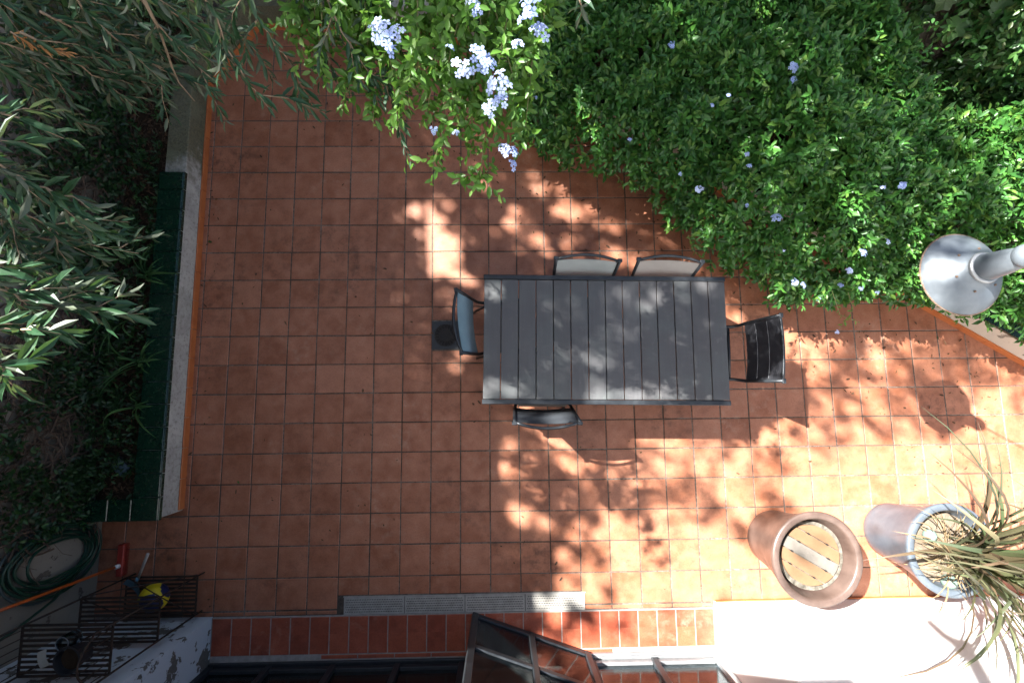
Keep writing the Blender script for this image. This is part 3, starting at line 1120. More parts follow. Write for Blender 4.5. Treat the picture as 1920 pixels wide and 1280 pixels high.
def put_chair(label, fabric, a, b, seat='seat_mesh', stripes=False, **kw):
    """a, b: the two tops of the back (left and right as the sitter sees them)"""
    a, b = V(a[0], a[1], 0), V(b[0], b[1], 0)
    d = b - a
    ang = math.atan2(d.y, d.x)
    mid = (a + b) / 2
    f = V(-math.sin(ang), math.cos(ang), 0)
    o = mid + f * 0.408
    return chair(label, fabric, (o.x, o.y), ang, seat, stripes, d.length / 2 - .004, **kw)


put_chair('garden chair with sling back tinted grey-green for sky sheen, left of the two above the table', 'fabric_sky_grey', (1.663, .192), (1.132, .216))
put_chair('garden chair with sling back tinted taupe for sky sheen, right of the two above the table', 'fabric_sky_taupe', (2.347, .178), (1.813, .203))
put_chair('garden chair with sling back tinted teal-grey for sky sheen, standing askew over the floor drain', 'fabric_sky_teal', (.321, -.037), (.365, -.554))
put_chair('black sling chair pulled out at the right end of the table', 'fabric_black', (2.936, -.807), (2.956, -.265), 'fabric_black', True, bow=.016)
put_chair('dark slate sling chair tucked under the lower edge of the table', 'fabric_slate', (.774, -1.105), (1.298, -1.112), rear=-.285)

# ------------------------------------------------------------------ pots
PROF = [(0.0, 0.001), (0.19, 0.001), (0.225, 0.012), (0.245, 0.045), (0.250, 0.10), (0.262, 0.22), (0.285, 0.38), (0.318, 0.52), (0.352, 0.63), (0.366, 0.67), (0.370, 0.69), (0.364, 0.702), (0.350, 0.706), (0.322, 0.704), (0.312, 0.695), (0.306, 0.67), (0.290, 0.62), (0.268, 0.55), (0.24, 0.50), (0.0, 0.50)]
p1 = thing('brown_pot', 'large brown flared pot with wooden slats inside, beside the white wall', 'pot', (3.205, -2.224, 0))
MB().lathe(PROF, n=64).build('pot_body', MAT['pot_brown'], p1, angle=50)
m = MB()
n_ = 56
vs_ = [(0, 0, .60)]
rows = 5
for r_ in range(1, rows + 1):
    for j in range(n_):
        a = 2 * math.pi * j / n_
        rr = 0.272 * r_ / rows
        vs_.append((rr * math.cos(a), rr * math.sin(a), .583 + .012 * float(vn(rr * math.cos(a), rr * math.sin(a), 30.0)) + (0.012 if r_ == rows else 0)))
fs_ = [(0, 1 + j, 1 + (j + 1) % n_) for j in range(n_)]
for r_ in range(rows - 1):
    for j in range(n_):
        a, b = 1 + r_ * n_, 1 + (r_ + 1) * n_
        fs_.append((a + j, b + j, b + (j + 1) % n_, a + (j + 1) % n_))
m.add(vs_, fs_)
m.build('dried_soil', MAT['pot_crust'], p1)
wd = thing('wooden_disc', 'round disc of worn pine slats lying inside the brown pot', 'wooden disc', (3.195, -2.215, 0.602), math.radians(-31))
R_ = 0.238
sw = 2 * R_ / 5
for k in range(5):
    y0, y1 = -R_ + k * sw + .0035, -R_ + (k + 1) * sw - .0035
    up, lo = [], []
    for i in range(13):
        y = y0 + (y1 - y0) * i / 12
        h_ = math.sqrt(max(R_ * R_ - y * y, 1e-4))
        up.append((h_, y))
        lo.append((-h_, y))
    o = MB().prism(up + lo[::-1], 0.0, .02).build('slat', MAT['pine_grey' if k == 2 else 'pine'], wd)
    o.location.z = rnd.uniform(0, .002)
for (ux, k) in ((-.12, 1), (.10, 1), (-.15, 2), (.16, 2), (-.13, 3), (.14, 3), (-.09, 4), (.08, 4)):
    yy = -R_ + k * sw
    MB().box(ux - .009, ux + .009, yy - .007, yy + .007, .0005, .0235).build('peg', MAT['void_dark'], wd)
for s in (-1, 1):
    MB().box(s * .12 - .018, s * .12 + .018, -.18, .18, -.016, -.001).build('batten', MAT['pine_grey'], wd)

p2 = thing('blue_pot', 'large grey-blue flared pot holding the spiky plant', 'pot', (4.315, -2.176, 0))
MB().lathe(PROF, n=64).build('pot_body', MAT['pot_blue'], p2, angle=50)
m = MB()
vs_ = [(0, 0, .60)]
for r_ in range(1, rows + 1):
    for j in range(n_):
        a = 2 * math.pi * j / n_
        rr = 0.28 * r_ / rows
        vs_.append((rr * math.cos(a), rr * math.sin(a), .592 + .015 * float(vn(rr * math.cos(a), rr * math.sin(a), 25.0))))
m.add(vs_, fs_)
m.build('potting_soil', MAT['pot_sand'], p2)
for (px_, py_, lab, r_) in ((1743, 1003, 'grey-green glass ball on the soil near the shaded rim of the blue pot', .05), (1778, 1089, 'pale grey-green glass ball by the sunny lower rim of the blue pot', .056)):
    c_ = at(px_, py_, .655)
    g_ = thing('glass_ball', lab, 'ball', (c_.x, c_.y, .606), rnd.uniform(0, 6), 'glass balls in the blue pot')
    MB().lathe([(r_ * math.sin(math.pi * i / 14) + 1e-4, r_ * (1 - math.cos(math.pi * i / 14))) for i in range(15)], n=28).build('globe', MAT['globe_green'], g_, smooth=True)
    MB().tube([V(0, 0, r_ * 2 - .004), V(.004, 0, r_ * 2 + .012)], .009, 10).build('neck', MAT['globe_green'], g_, smooth=True)


def strap_mesh(name, L, w, bend, mat, fold=0.25, curl=0.0, n=9, kink=None):
    """a long narrow leaf that starts upright (z) and leans over towards x"""
    vs_, fs_ = [], []
    p = Vector((0, 0, 0))
    ang = 0.12
    for i in range(n + 1):
        s = i / n
        ww = w * (0.55 + 0.9 * s) if s < .35 else w * (0.87 + .1 * math.sin((s - .35) * 3)) * (1 - max(0, (s - .45) / .55) ** 1.6)
        ww = max(ww, w * 0.03)
        d = Vector((math.sin(ang), 0, math.cos(ang)))
        nn = Vector((-math.cos(ang), 0, math.sin(ang)))
        y = math.sin(s * 3) * curl
        vs_ += [p + V(0, y - ww / 2, 0) + nn * fold * ww, p + V(0, y, 0), p + V(0, y + ww / 2, 0) + nn * fold * ww]
        p = p + d * (L / n)
        ang += bend / n * (0.4 + 1.2 * s)
        if kink is not None and i == kink:
            ang += 0.9
    for i in range(n):
        a, b = i * 3, i * 3 + 3
        fs_ += [(a, a + 1, b + 1, b), (a + 1, a + 2, b + 2, b + 1)]
    return MB().add(vs_, fs_).mesh(name, mat, True)


ph = thing('strap_leaf_plant', 'spiky plant of long bronze-green strap leaves growing out of the blue pot', 'plant', (4.37, -2.19, .60))
vars_ = [strap_mesh('leaf', L_, w_, b_, MAT['leaf_phormium'], .3, c_, 10, kk) for (L_, w_, b_, c_, kk) in
         ((1.5, .042, .9, .03, None), (1.7, .036, 1.4, -.05, None), (1.4, .046, .6, .02, None), (1.75, .03, 1.9, .07, None), (1.25, .04, 1.15, -.04, 6), (1.6, .034, 1.6, .06, None), (1.1, .036, 2.2, -.03, None))]
for k in range(112):
    o = link('leaf', vars_[k % 7], ph)
    a = rnd.uniform(0, 2 * math.pi)
    if k % 5 == 0:
        a = rnd.gauss(2.6, .8)
    r_ = abs(rnd.gauss(0, .06))
    o.location = (.03 + r_ * math.cos(a), r_ * math.sin(a), rnd.uniform(-.01, .03))
    o.rotation_euler = (rnd.gauss(0, .18), rnd.gauss(0.05, .18), a)
    s = rnd.uniform(.65, 1.12)
    o.scale = (s, s * rnd.uniform(.8, 1.15), s)
st = [strap_mesh('dry_leaf', L_, .012, b_, MAT['leaf_straw'], .15, c_, 8) for (L_, b_, c_) in ((.34, 2.4, .06), (.42, 2.0, -.05), (.28, 3.0, .04), (.5, 1.7, .03))]
for k in range(130):
    o = link('dry_leaf', st[k % 4], ph)
    a = rnd.uniform(0, 2 * math.pi)
    r_ = abs(rnd.gauss(.06, .07))
    o.location = (-.03 + r_ * math.cos(a), r_ * math.sin(a), rnd.uniform(.0, .05))
    o.rotation_euler = (rnd.gauss(0, .5), rnd.gauss(.55, .35), a)
    s = rnd.uniform(.5, 1.0)
    o.scale = (s, s, s)

# ------------------------------------------------------------------ lamp
LZ = 1.86
lc = at(1800, 515, LZ)
lamp = thing('hanging_lamp', 'galvanised bell lamp shade hanging beside the diagonal planter', 'lamp', (lc.x, lc.y, LZ))
R0 = 0.252
prof = [(R0, 0.0), (R0 + .004, .006), (R0, .012), (.240, .028), (.212, .056), (.17, .086), (.125, .114), (.09, .142), (.078, .162)]
MB().lathe(prof + [(r - .004, z - .003) for r, z in prof[::-1]], n=72, closed=True).build('shade', MAT['galvanised'], lamp, angle=60)
rr = MB()
rr.lathe([(R0 + .002, -.004), (R0 + .009, .003), (R0 + .004, .011), (R0 - .004, .004)], n=72, closed=True)
rr.build('shade_rim', MAT['rust'], lamp, smooth=True)
for k in range(6):
    a = k * math.pi / 3 + .3
    MB().lathe([(.001, .0), (.007, .0), (.007, .006), (.001, .008)], c=(.135 * math.cos(a), .135 * math.sin(a), .108), n=8).build('bolt', MAT['rust'], lamp)
MB().lathe([(.092, .150), (.095, .158), (.092, .168), (.08, .172)], n=40).build('collar', MAT['metal_pale'], lamp, smooth=True)
MB().lathe([(.079, .160), (.077, .20), (.070, .29), (.060, .345), (.055, .36)], n=40).build('neck', MAT['galvanised'], lamp, smooth=True)
MB().lathe([(.055, .355), (.064, .372), (.066, .395), (.055, .425), (.034, .445), (.018, .452)], n=40).build('cap', MAT['galvanised'], lamp, smooth=True)
reach = (D0 + WD) - NRM.dot(V(lc.x, lc.y, 0))
wa = V(NRM.x, NRM.y, 0) * reach
MB().tube([V(0, 0, .445), V(0, 0, 2.35), wa * .03 + V(0, 0, 2.44), wa * .08 + V(0, 0, 2.48), wa * .5 + V(0, 0, 2.5), wa + V(0, 0, 2.5)], [.007, .006, .006, .006, .016, .016], 10).build('arm', MAT['galvanised'], lamp, smooth=True)
MB().tube([wa + V(0, 0, 2.3), wa + V(0, 0, 2.7)], .03, 10).build('wall_bracket', MAT['galvanised'], lamp, smooth=True)
MB().lathe([(.03 * math.sin(math.pi * i / 10) + 1e-4, .09 - .05 * math.cos(math.pi * i / 10)) for i in range(11)], n=20).build('bulb', MAT['white_plastic'], lamp, smooth=True)

# ------------------------------------------------------------------ corner by the left wall
hs_ = thing('garden_hose', 'green garden hose coiled against the left wall', 'hose', (-2.94, -2.17, 0.0))
m = MB()
m2 = MB()
cz, cy_ = 0.50, 0.0
for k in range(9):
    ry, rz_ = 0.155 + k * .016 + rnd.uniform(-.01, .01), .31 + k * .018 + rnd.uniform(-.012, .012)
    x_ = rnd.uniform(-.045, .03)
    pts = []
    ph_ = rnd.uniform(0, 6)
    for i in range(49):
        a = 2 * math.pi * i / 48
        pts.append(V(x_ + .018 * math.sin(2 * a + ph_), cy_ + ry * math.cos(a) + .008 * math.sin(3 * a + ph_), cz + k * .004 + rz_ * math.sin(a)))
    (m2 if k in (6, 8) else m).tube(pts, .0105, 8, cap=False)
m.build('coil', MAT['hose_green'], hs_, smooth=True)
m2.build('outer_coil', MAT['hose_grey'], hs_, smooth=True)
MB().tube([V(-.02, .05, 1.03), V(-.09, .05, 1.04)], .012, 8).build('hook', MAT['rack_iron'], hs_)
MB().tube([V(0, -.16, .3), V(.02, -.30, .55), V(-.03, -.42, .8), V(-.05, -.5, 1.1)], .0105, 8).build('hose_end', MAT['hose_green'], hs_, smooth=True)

br = thing('push_broom', 'orange handled broom with red head leaning on the left wall', 'broom', (-2.78, -2.32, 0))
MB().tube([V(-.005, -.045, .07), V(-.15, -.068, .88), V(-.178, -.072, 1.05)], .012, 10).build('handle', MAT['broom_orange'], br, smooth=True)
MB().box(-.03, .03, -.14, .14, .045, .075, .008).build('head', MAT['broom_red'], br)
MB().tube([V(0, -.043, .06), V(-.008, -.046, .11)], .019, 10).build('socket', MAT['white_plastic'], br, smooth=True)
m = MB()
for i in range(24):
    for j in range(4):
        m.bar((-.022 + j * .014, -.132 + i * .0115, .046), (-.028 + j * .018 + rnd.uniform(-.004, .004), -.134 + i * .0117, .002), .005, .005)
tag(m.build('bristles', MAT['broom_red'], br), kind='stuff')

rk = thing('shelf_rack', 'dark wrought iron three tier shelf rack in the bottom left corner', 'rack', (-2.37, -2.62, 0))
RX, RY = 0.31, 0.165
tiers = (.10, .58, 1.06)
for s in (-1, 1):
    for t_ in (-1, 1):
        MB().tube([V(s * RX, t_ * RY, .001), V(s * RX, t_ * RY, 1.22)], .0075, 8).build('post', MAT['rack_iron'], rk, smooth=True)
for z in tiers:
    m = MB()
    m.bar((-RX, -RY, z), (RX, -RY, z), .014, .014).bar((-RX, RY, z), (RX, RY, z), .014, .014)
    m.bar((-RX, -RY, z), (-RX, RY, z), .012, .012).bar((RX, -RY, z), (RX, RY, z), .012, .012)
    sh = m.build('shelf', MAT['rack_iron'], rk)
    for i in range(9):
        yb = -RY + (i + .8) * 2 * RY / 9.6
        MB().bar((-RX, yb, z + .006), (RX, yb, z + .006), .018, .005).build('slat', MAT['rack_iron'], sh)
for s in (-1, 1):
    pts = [V(s * RX, -RY + 2 * RY * i / 12, 1.22 + .12 * math.sin(math.pi * i / 12)) for i in range(13)]
    MB().tube(pts, .007, 8).build('arch', MAT['rack_iron'], rk, smooth=True)
    MB().tube([V(s * RX, -RY, .1), V(s * RX, RY, .58)], .005, 6).build('side_brace', MAT['rack_iron'], rk)
    for i in range(6):
        yy = -RY + 2 * RY * (i + .5) / 6
        MB().tube([V(s * RX, yy, 1.06), V(s * RX, yy, 1.22 + .12 * math.sin(math.pi * (i + .5) / 6))], .0035, 6).build('spindle', MAT['rack_iron'], rk)
MB().tube([V(-RX, RY, .10), V(RX, RY, .58)], .005, 6).build('front_brace', MAT['rack_iron'], rk)
MB().tube([V(RX, RY + .012, .10), V(-RX, RY + .012, .58)], .005, 6).build('front_brace', MAT['rack_iron'], rk)

bc = at(288, 1120, .235)
bl = thing('ball', 'yellow and navy blue ball on the lowest rack shelf', 'ball', (bc.x, bc.y, .113))
bm = bmesh.new()
bmesh.ops.create_icosphere(bm, subdivisions=4, radius=.115)
me = bpy.data.meshes.new('cover')
for f in bm.faces:
    c_ = f.calc_center_median()
    q_ = c_.normalized()
    f.material_index = 1 if (q_.dot(Vector((.25, -.35, .9)).normalized()) > .62 or abs(q_.dot(Vector((.8, .5, -.2)).normalized())) > .82) else 0
    f.smooth = True
bm.to_mesh(me)
bm.free()
me.materials.append(MAT['ball_yellow'])
me.materials.append(MAT['ball_navy'])
o = link('cover', me, bl)
o.location.z = .115
MB().lathe([(.008, .2285), (.006, .231), (.0005, .2312)], n=10).build('valve', MAT['black_plastic'], bl)

h0, h1 = at(277, 1038, .42), at(256, 1092, .16)
sv = thing('hand_shovel', 'small shovel with grey handle and blue blade leaning in the rack', 'shovel', (h1.x, h1.y, .11))
d_ = (h0 - h1)
MB().tube([V(0, 0, .05), d_ * .5 + V(0, 0, .05), d_ + V(0, 0, .05)], [.010, .012, .013], 10).build('handle', MAT['spade_wood'], sv, smooth=True)
m = MB()
nu = 9
vs_ = []
dn = d_.normalized()
sx_ = dn.cross(V(0, 0, 1)).normalized()
nz_ = sx_.cross(dn)
for j in range(5):
    for i in range(nu):
        u = -1 + 2 * i / (nu - 1)
        vs_.append(V(0, 0, .06) + sx_ * u * (.075 + .006 * j) - dn * (j * .028) + nz_ * (.022 * u * u) * 1.0)
fs_ = [(j * nu + i, j * nu + i + 1, (j + 1) * nu + i + 1, (j + 1) * nu + i) for j in range(4) for i in range(nu - 1)]
m.add(vs_, fs_)
m.add([Vector(q_) - nz_ * .003 for q_ in vs_], [f[::-1] for f in fs_])
m.build('blade', MAT['spade_blue'], sv, smooth=True)
MB().tube([V(0, 0, .063), V(0, 0, .063) + dn * .09], [.013, .014], 10).build('ferrule', MAT['spade_blue'], sv, smooth=True)

jc = at(125, 1202, 1.15)
jr = thing('glass_jar', 'clear glass jar on the top shelf of the rack', 'jar', (jc.x, jc.y, 1.072))
MB().lathe([(.001, .0), (.045, .0), (.05, .006), (.05, .085), (.042, .1), (.042, .115), (.038, .115), (.038, .1), (.046, .084), (.046, .01), (.001, .008)], n=28).build('body', MAT['glass'], jr, smooth=True)
MB().lathe([(.043, .112), (.046, .115), (.043, .118), (.039, .115)], n=28, closed=True).build('rim', MAT['galvanised'], jr, smooth=True)
kc = at(143, 1228, 1.14)
kp = thing('nursery_pot', 'black plastic nursery pot on the top shelf of the rack', 'pot', (kc.x, kc.y, 1.072))
MB().lathe([(.001, .0), (.06, .0), (.082, .13), (.09, .13), (.09, .145), (.079, .145), (.058, .012), (.001, .012)], n=32).build('body', MAT['black_plastic'], kp, angle=40)
MB().disc((0, 0, .10), .074, 24).build('soil', MAT['soil'], kp)
lb = at(80, 1236, 1.085)
lp = thing('paper_label', 'curled pale paper label on the end of the top rack shelf', 'label', (lb.x, lb.y, 1.074), .3)
vs_ = []
for i in range(7):
    u = i / 6
    vs_ += [(-.035, -.055 + .11 * u, .012 * math.sin(3.1 * u)), (.03, -.05 + .11 * u, .016 * math.sin(3.1 * u))]
fs_ = [(2 * i, 2 * i + 1, 2 * i + 3, 2 * i + 2) for i in range(6)]
MB().add(vs_, fs_).add([(a, b, c - .001) for a, b, c in vs_], [f[::-1] for f in fs_]).build('sheet', MAT['paper'], lp, smooth=True)

sl = thing('solar_light', 'small dark blue solar garden light lying in the left bed', 'garden light', (-2.70, -1.47, .222), .9)
MB().box(-.05, .05, -.075, .075, .04, .07, .008).build('panel', MAT['lamp_box'], sl)
MB().box(-.058, .058, -.083, .083, .025, .039, .004).build('housing', MAT['black_plastic'], sl)
MB().tube([V(0, 0, .03), V(0, -.01, .0)], .01, 8).build('spike', MAT['black_plastic'], sl)

# photographer's arm and camera, unseen above the lens, added for their shadow on the wall
cb = thing('photographer_arm', 'unseen photographer arm and camera, added for the shadow on the white wall', 'photographer arm', (0.84, -0.98, 4.90))
MB().tube([V(-.15, .17, 0.0), V(-.05, .06, .01), V(.04, 0, .02)], [.03, .034, .04], 10).build('lens', MAT['black_plastic'], cb, smooth=True)
MB().box(.02, .13, -.09, .03, -.03, .07, .012).build('camera_body', MAT['black_plastic'], cb)
MB().tube([V(.09, -.05, .03), V(.13, -.3, .07), V(.16, -.7, .2), V(.2, -1.3, .45), V(.22, -1.83, .62)], [.045, .05, .06, .07, .075], 12).build('arm', MAT['sleeve'], cb, smooth=True)

# ================================================================== PLANTS
# ---- olive tree: trunk beyond the left wall, high crown above the camera, sprays hanging into view
ol = thing('olive_tree', 'grey-green olive tree whose leafy branches hang in from the top left', 'tree', (-3.75, 4.9, 0))
OB = Vector(ol.location)


def oadd(mb, name, mat, **kw):
    o = mb.build(name, mat, ol, **kw)
    o.location = -OB
    return o


trunk = [OB + V(0, 0, -.05), OB + V(.03, -.02, .8), OB + V(-.08, .05, 2.0), OB + V(-.25, -.1, 4.2), OB + V(-.5, 0, 6.0)]
oadd(MB().tube(trunk, [.26, .21, .18, .15, .11], 12), 'trunk', MAT['bark_olive'], smooth=True)
limbs = []
for (ex, ey, ez) in ((-6.4, 3.4, 8.0), (-5.4, 5.6, 8.4), (-7.4, 4.4, 8.2), (-5.0, 3.0, 7.9), (-3.9, 5.4, 8.2), (-6.8, 6.4, 8.4), (-4.4, 6.6, 8.2)):
    s_ = trunk[3].lerp(trunk[4], rnd.random())
    e_ = V(ex, ey, ez)
    mid = s_.lerp(e_, .5) + V(rnd.uniform(-.2, .2), rnd.uniform(-.2, .2), .25)
    oadd(MB().tube([s_, mid, e_], [.055, .035, .012], 8), 'limb', MAT['bark_olive'], smooth=True)
    limbs.append((s_, mid, e_))

# high crown: leaf density over the court follows where its shade falls
SX, SY = -0.80, 0.45


def gap(x, y):
    """share of open sky in the crown above, laid out where its shade falls on the court"""
    o_ = np.full(len(x), .0)
    o_ = np.where(x > -.1, .035, o_)
    o_ += .10 * np.clip((x - .4) / .5, 0, 1) * np.clip((-1.1 - y) / .3, 0, 1) + .16 * np.clip((x - .8) / .8, 0, 1) * np.clip((-1.2 - y) / .4, 0, 1)
    o_ += .10 * np.clip((x - 2.6) / .8, 0, 1)
    o_ += .20 * np.clip((x - 3.4) / .8, 0, 1) * np.clip((.2 - y) / .5, 0, 1)
    for (hx, hy, hr, hs) in ((-.16, 1.08, .10, .5), (-.06, .95, .12, .6), (.0, .80, .13, .7), (.06, .65, .13, .75), (.10, .50, .13, .75), (.14, .36, .11, .55), (1.25, 1.22, .2, .38), (1.45, .90, .27, .42), (2.04, .73, .22, .42), (.8, .92, .2, .1), (1.05, .7, .3, .08),
                             (3.64, -.43, .2, .45), (3.75, -.66, .22, .5), (4.4, -.6, .22, .3), (.98, -1.36, .22, .7), (.77, -1.66, .16, .35), (2.2, -1.5, .22, .5), (2.77, -1.56, .3, .3),
                             (3.42, -1.2, .35, .25), (4.07, -1.47, .4, .35), (.21, -.6, .12, .35), (1.75, -2.15, .25, .35), (.97, -1.95, .2, .2), (.3, .2, .15, .2), (2.4, -.2, .25, .08),
                             (5.6, .6, .5, .5), (6.2, .0, .6, .5), (2.7, -.95, .42, .12)):
        o_ = o_ + hs * np.exp(-((x - hx) ** 2 + (y - hy) ** 2) / (2 * (hr * .9) ** 2))
    lim = (y + 2.62) * 2.8 / 2.97 - (x - 1.6) * 1.0 / 2.97
    o_ = o_ + 1.0 * np.clip((.58 - lim) / .85, 0, 1) ** 1.2 * np.clip((x - .7 - .25 * np.clip((-2.2 - y) / .3, 0, 1)) / 1.0, 0, 1)
    o_ = o_ + 1.2 * np.clip((x - 6.6) / .5, 0, 1)
    for (hx, hy, hr, hs) in ((2.1, -.75, .5, .06), (3.3, -2.2, .24, .75), (3.75, -2.55, .16, .5), (4.4, -2.2, .22, .75), (4.95, -2.55, .2, .5), (5.0, -1.06, .3, .3), (5.2, -1.2, .2, .25)):
        o_ = o_ - hs * np.exp(-((x - hx) ** 2 + (y - hy) ** 2) / (2 * hr ** 2))
    o_ *= .55 + .9 * vn(x + 3, y + 5, 5.2)
    return np.clip(o_, 0, .985)


# plan of the gaps, 1 cm cells
GX0, GY0, GC = -4.4, -3.3, .01
GW, GH = 1200, 830
mask = np.zeros((GW, GH), bool)
NH = 46000
hx_, hy_ = rng.uniform(-.4, 7.5, NH), rng.uniform(-3.2, 4.6, NH)
hr_ = np.clip(rng.lognormal(math.log(.029), .42, NH), .012, .085)
lam = -np.log(1 - gap(hx_, hy_)) / (math.pi * .0033)
hk = rng.random(NH) < lam * (7.9 * 7.8) / NH
for x_, y_, r_ in zip(hx_[hk], hy_[hk], hr_[hk]):
    i0, j0 = (x_ - GX0) / GC, (y_ - GY0) / GC
    k_ = int(r_ / GC) + 2
    ii, jj = np.arange(int(i0) - k_, int(i0) + k_ + 1), np.arange(int(j0) - k_, int(j0) + k_ + 1)
    ii, jj = ii[(ii >= 0) & (ii < GW)], jj[(jj >= 0) & (jj < GH)]
    if len(ii) and len(jj):
        e_ = r_ * rnd.uniform(.7, 1.3)
        mask[np.ix_(ii, jj)] |= (((ii[:, None] - i0) * GC / r_) ** 2 + ((jj[None, :] - j0) * GC / e_) ** 2) < 1
la = 0.0015
NC = int(5.5 * (11.6 * 7.9) / la / 7)
fx, fy = rng.uniform(-4.2, 7.4, NC), rng.uniform(-3.1, 4.8, NC)
keep = (rng.random(NC) > np.clip((gap(fx, fy) - .9) / .08, 0, 1)) & (rng.random(NC) > .55 * np.clip((fx - .8) / 1.5, 0, 1) * np.clip((.4 - fy) / 1.2, 0, 1))
fx, fy = fx[keep], fy[keep]
fz = rng.uniform(7.4, 8.8, len(fx))
C_ = np.stack([fx + SX * fz, fy + SY * fz, fz], 1)
cd = nrm(rng.normal(0, 1, C_.shape) + np.array([0, 0, -.2]))
P_, X_, N_, L_ = shoots(C_ - cd * .08, cd, .17, 7, .12, 1.0, .7, .1, .4, .7)
mid_ = P_ + nrm(X_) * (L_ * .5)[:, None]
ok = np.ones(len(P_), bool)
for f_ in (.1, .5, .9):
    q_ = P_ + nrm(X_) * (L_ * f_)[:, None]
    gi = np.clip(((q_[:, 0] - SX * q_[:, 2] - GX0) / GC).astype(int), 0, GW - 1)
    gj = np.clip(((q_[:, 1] - SY * q_[:, 2] - GY0) / GC).astype(int), 0, GH - 1)
    ok &= ~mask[gi, gj]
me = leaves_mesh('crown', P_[ok], X_[ok], N_[ok], L_[ok], L_[ok] * .36, MAT['leaf_crown'], _t4, _f4)
o = tag(link('crown', me, ol), kind='stuff')
o.location = -OB


def olive_spray(path, leaf, step, rad, acc, tips=1.0):
    """a twig along path with paired narrow leaves"""
    path = [Vector(p) for p in path]
    n_ = len(path)
    oadd(MB().tube(path, [rad * (1 - .75 * i / (n_ - 1)) for i in range(n_)], 6), 'branch', MAT['twig_pale'], smooth=True)
    # resample
    segs = [(path[i + 1] - path[i]).length for i in range(n_ - 1)]
    tot = sum(segs)
    s = step * .5
    flip = rnd.uniform(0, math.pi)
    while s < tot:
        q_, i = s, 0
        while i < n_ - 2 and q_ > segs[i]:
            q_ -= segs[i]
            i += 1
        d = (path[i + 1] - path[i]).normalized()
        p = path[i] + d * q_
        a = d.orthogonal().normalized()
        b = d.cross(a)
        flip += math.pi / 2 + rnd.uniform(-.5, .5)
        fr_ = s / tot
        for k in (0, 1):
            r_ = a * math.cos(flip + k * math.pi) + b * math.sin(flip + k * math.pi)
            x_ = (d * (.75 + .5 * fr_) + r_ * rnd.uniform(.55, 1.0) + V(rnd.gauss(0, .15), rnd.gauss(0, .15), rnd.gauss(-.12, .15))).normalized()
            nn = (V(0, 0, 1) + r_ * rnd.gauss(0, .4) + V(rnd.gauss(0, .45), rnd.gauss(0, .45), 0))
            if rnd.random() < .14:
                nn = -nn
            acc.append((p, x_, nn, leaf * rnd.uniform(.7, 1.2) * (1 - .35 * max(0, fr_ - .75) / .25)))
        s += step * rnd.uniform(.85, 1.4)


acc = []


def twig_px(pts, leaf=.062, step=.026, rad=.005):
    w3 = [at(*p) for p in pts]
    # round the polyline and let it sag a little
    out = []
    for i in range(len(w3) - 1):
        for k in range(3):
            out.append(w3[i].lerp(w3[i + 1], k / 3) + V(rnd.gauss(0, .004), rnd.gauss(0, .004), rnd.gauss(0, .006)))
    out.append(w3[-1])
    olive_spray(out, leaf, step, rad, acc)
    return out


def with_sides(pts, n, ln, leaf=.06, step=.026):
    main = twig_px(pts, leaf, step)
    for k in range(n):
        i = rnd.randrange(1, len(main) - 1)
        d = (main[min(i + 1, len(main) - 1)] - main[i - 1]).normalized()
        s = d.cross(V(0, 0, 1)).normalized() * rnd.choice((-1, 1))
        e = main[i] + (d * rnd.uniform(.5, 1) + s * rnd.uniform(.3, .9) + V(0, 0, rnd.uniform(-.5, .15))).normalized() * ln * rnd.uniform(.6, 1.2)
        mid = main[i].lerp(e, .5) + V(rnd.gauss(0, .01), rnd.gauss(0, .01), .012)
        olive_spray([main[i], main[i].lerp(mid, .5), mid, e], leaf, step, .003, acc)


# sprays the photograph shows
with_sides([(330, -90, 3.5), (400, 20, 3.3), (440, 120, 3.15), (505, 205, 3.0)], 5, .22)
with_sides([(430, -80, 3.4), (470, 10, 3.25), (515, 90, 3.1), (560, 130, 3.0)], 4, .2)
with_sides([(200, -80, 3.4), (280, 20, 3.2), (330, 90, 3.05), (400, 150, 2.95)], 5, .24)
with_sides([(100, -60, 3.3), (180, 40, 3.1), (260, 110, 2.95), (325, 165, 2.8)], 6, .26)
with_sides([(-60, -40, 3.3), (60, 50, 3.1), (160, 120, 2.9), (250, 200, 2.75)], 6, .26)
with_sides([(-80, 40, 3.3), (30, 90, 3.1), (110, 140, 3.0)], 5, .22)
with_sides([(-90, 190, 3.5), (0, 215, 3.4), (70, 235, 3.35), (125, 262, 3.3)], 2, .12, .068)
with_sides([(-100, 270, 3.5), (0, 310, 3.4), (60, 345, 3.35), (140, 372, 3.3), (178, 388, 3.28)], 4, .16, .07)
with_sides([(-100, 330, 3.4), (0, 380, 3.3), (70, 410, 3.25), (110, 440, 3.2)], 5, .2, .066)
with_sides([(-90, 420, 3.3), (30, 440, 3.2), (140, 455, 3.05), (260, 475, 2.95)], 6, .2, .062)
with_sides([(-90, 500, 3.5), (0, 540, 3.4), (60, 565, 3.35), (130, 575, 3.3), (195, 588, 3.25)], 5, .17, .07)
with_sides([(-90, 600, 3.5), (0, 615, 3.42), (45, 620, 3.4), (65, 640, 3.36)], 4, .12, .07)
with_sides([(-60, 660, 3.55), (0, 690, 3.5), (20, 705, 3.48)], 2, .1, .07)
with_sides([(-80, 480, 3.3), (30, 500, 3.2), (120, 520, 3.1), (210, 520, 3.0)], 4, .16, .062)
with_sides([(660, -60, 3.3), (700, 60, 3.1), (740, 190, 2.95), (752, 260, 2.85), (770, 305, 2.8)], 4, .14, .058)
with_sides([(590, -60, 3.3), (640, 60, 3.15), (690, 130, 3.05), (735, 160, 3.0)], 5, .16, .058)
with_sides([(560, -60, 3.2), (600, 60, 3.0), (620, 130, 2.95), (650, 190, 2.9)], 4, .16, .055)
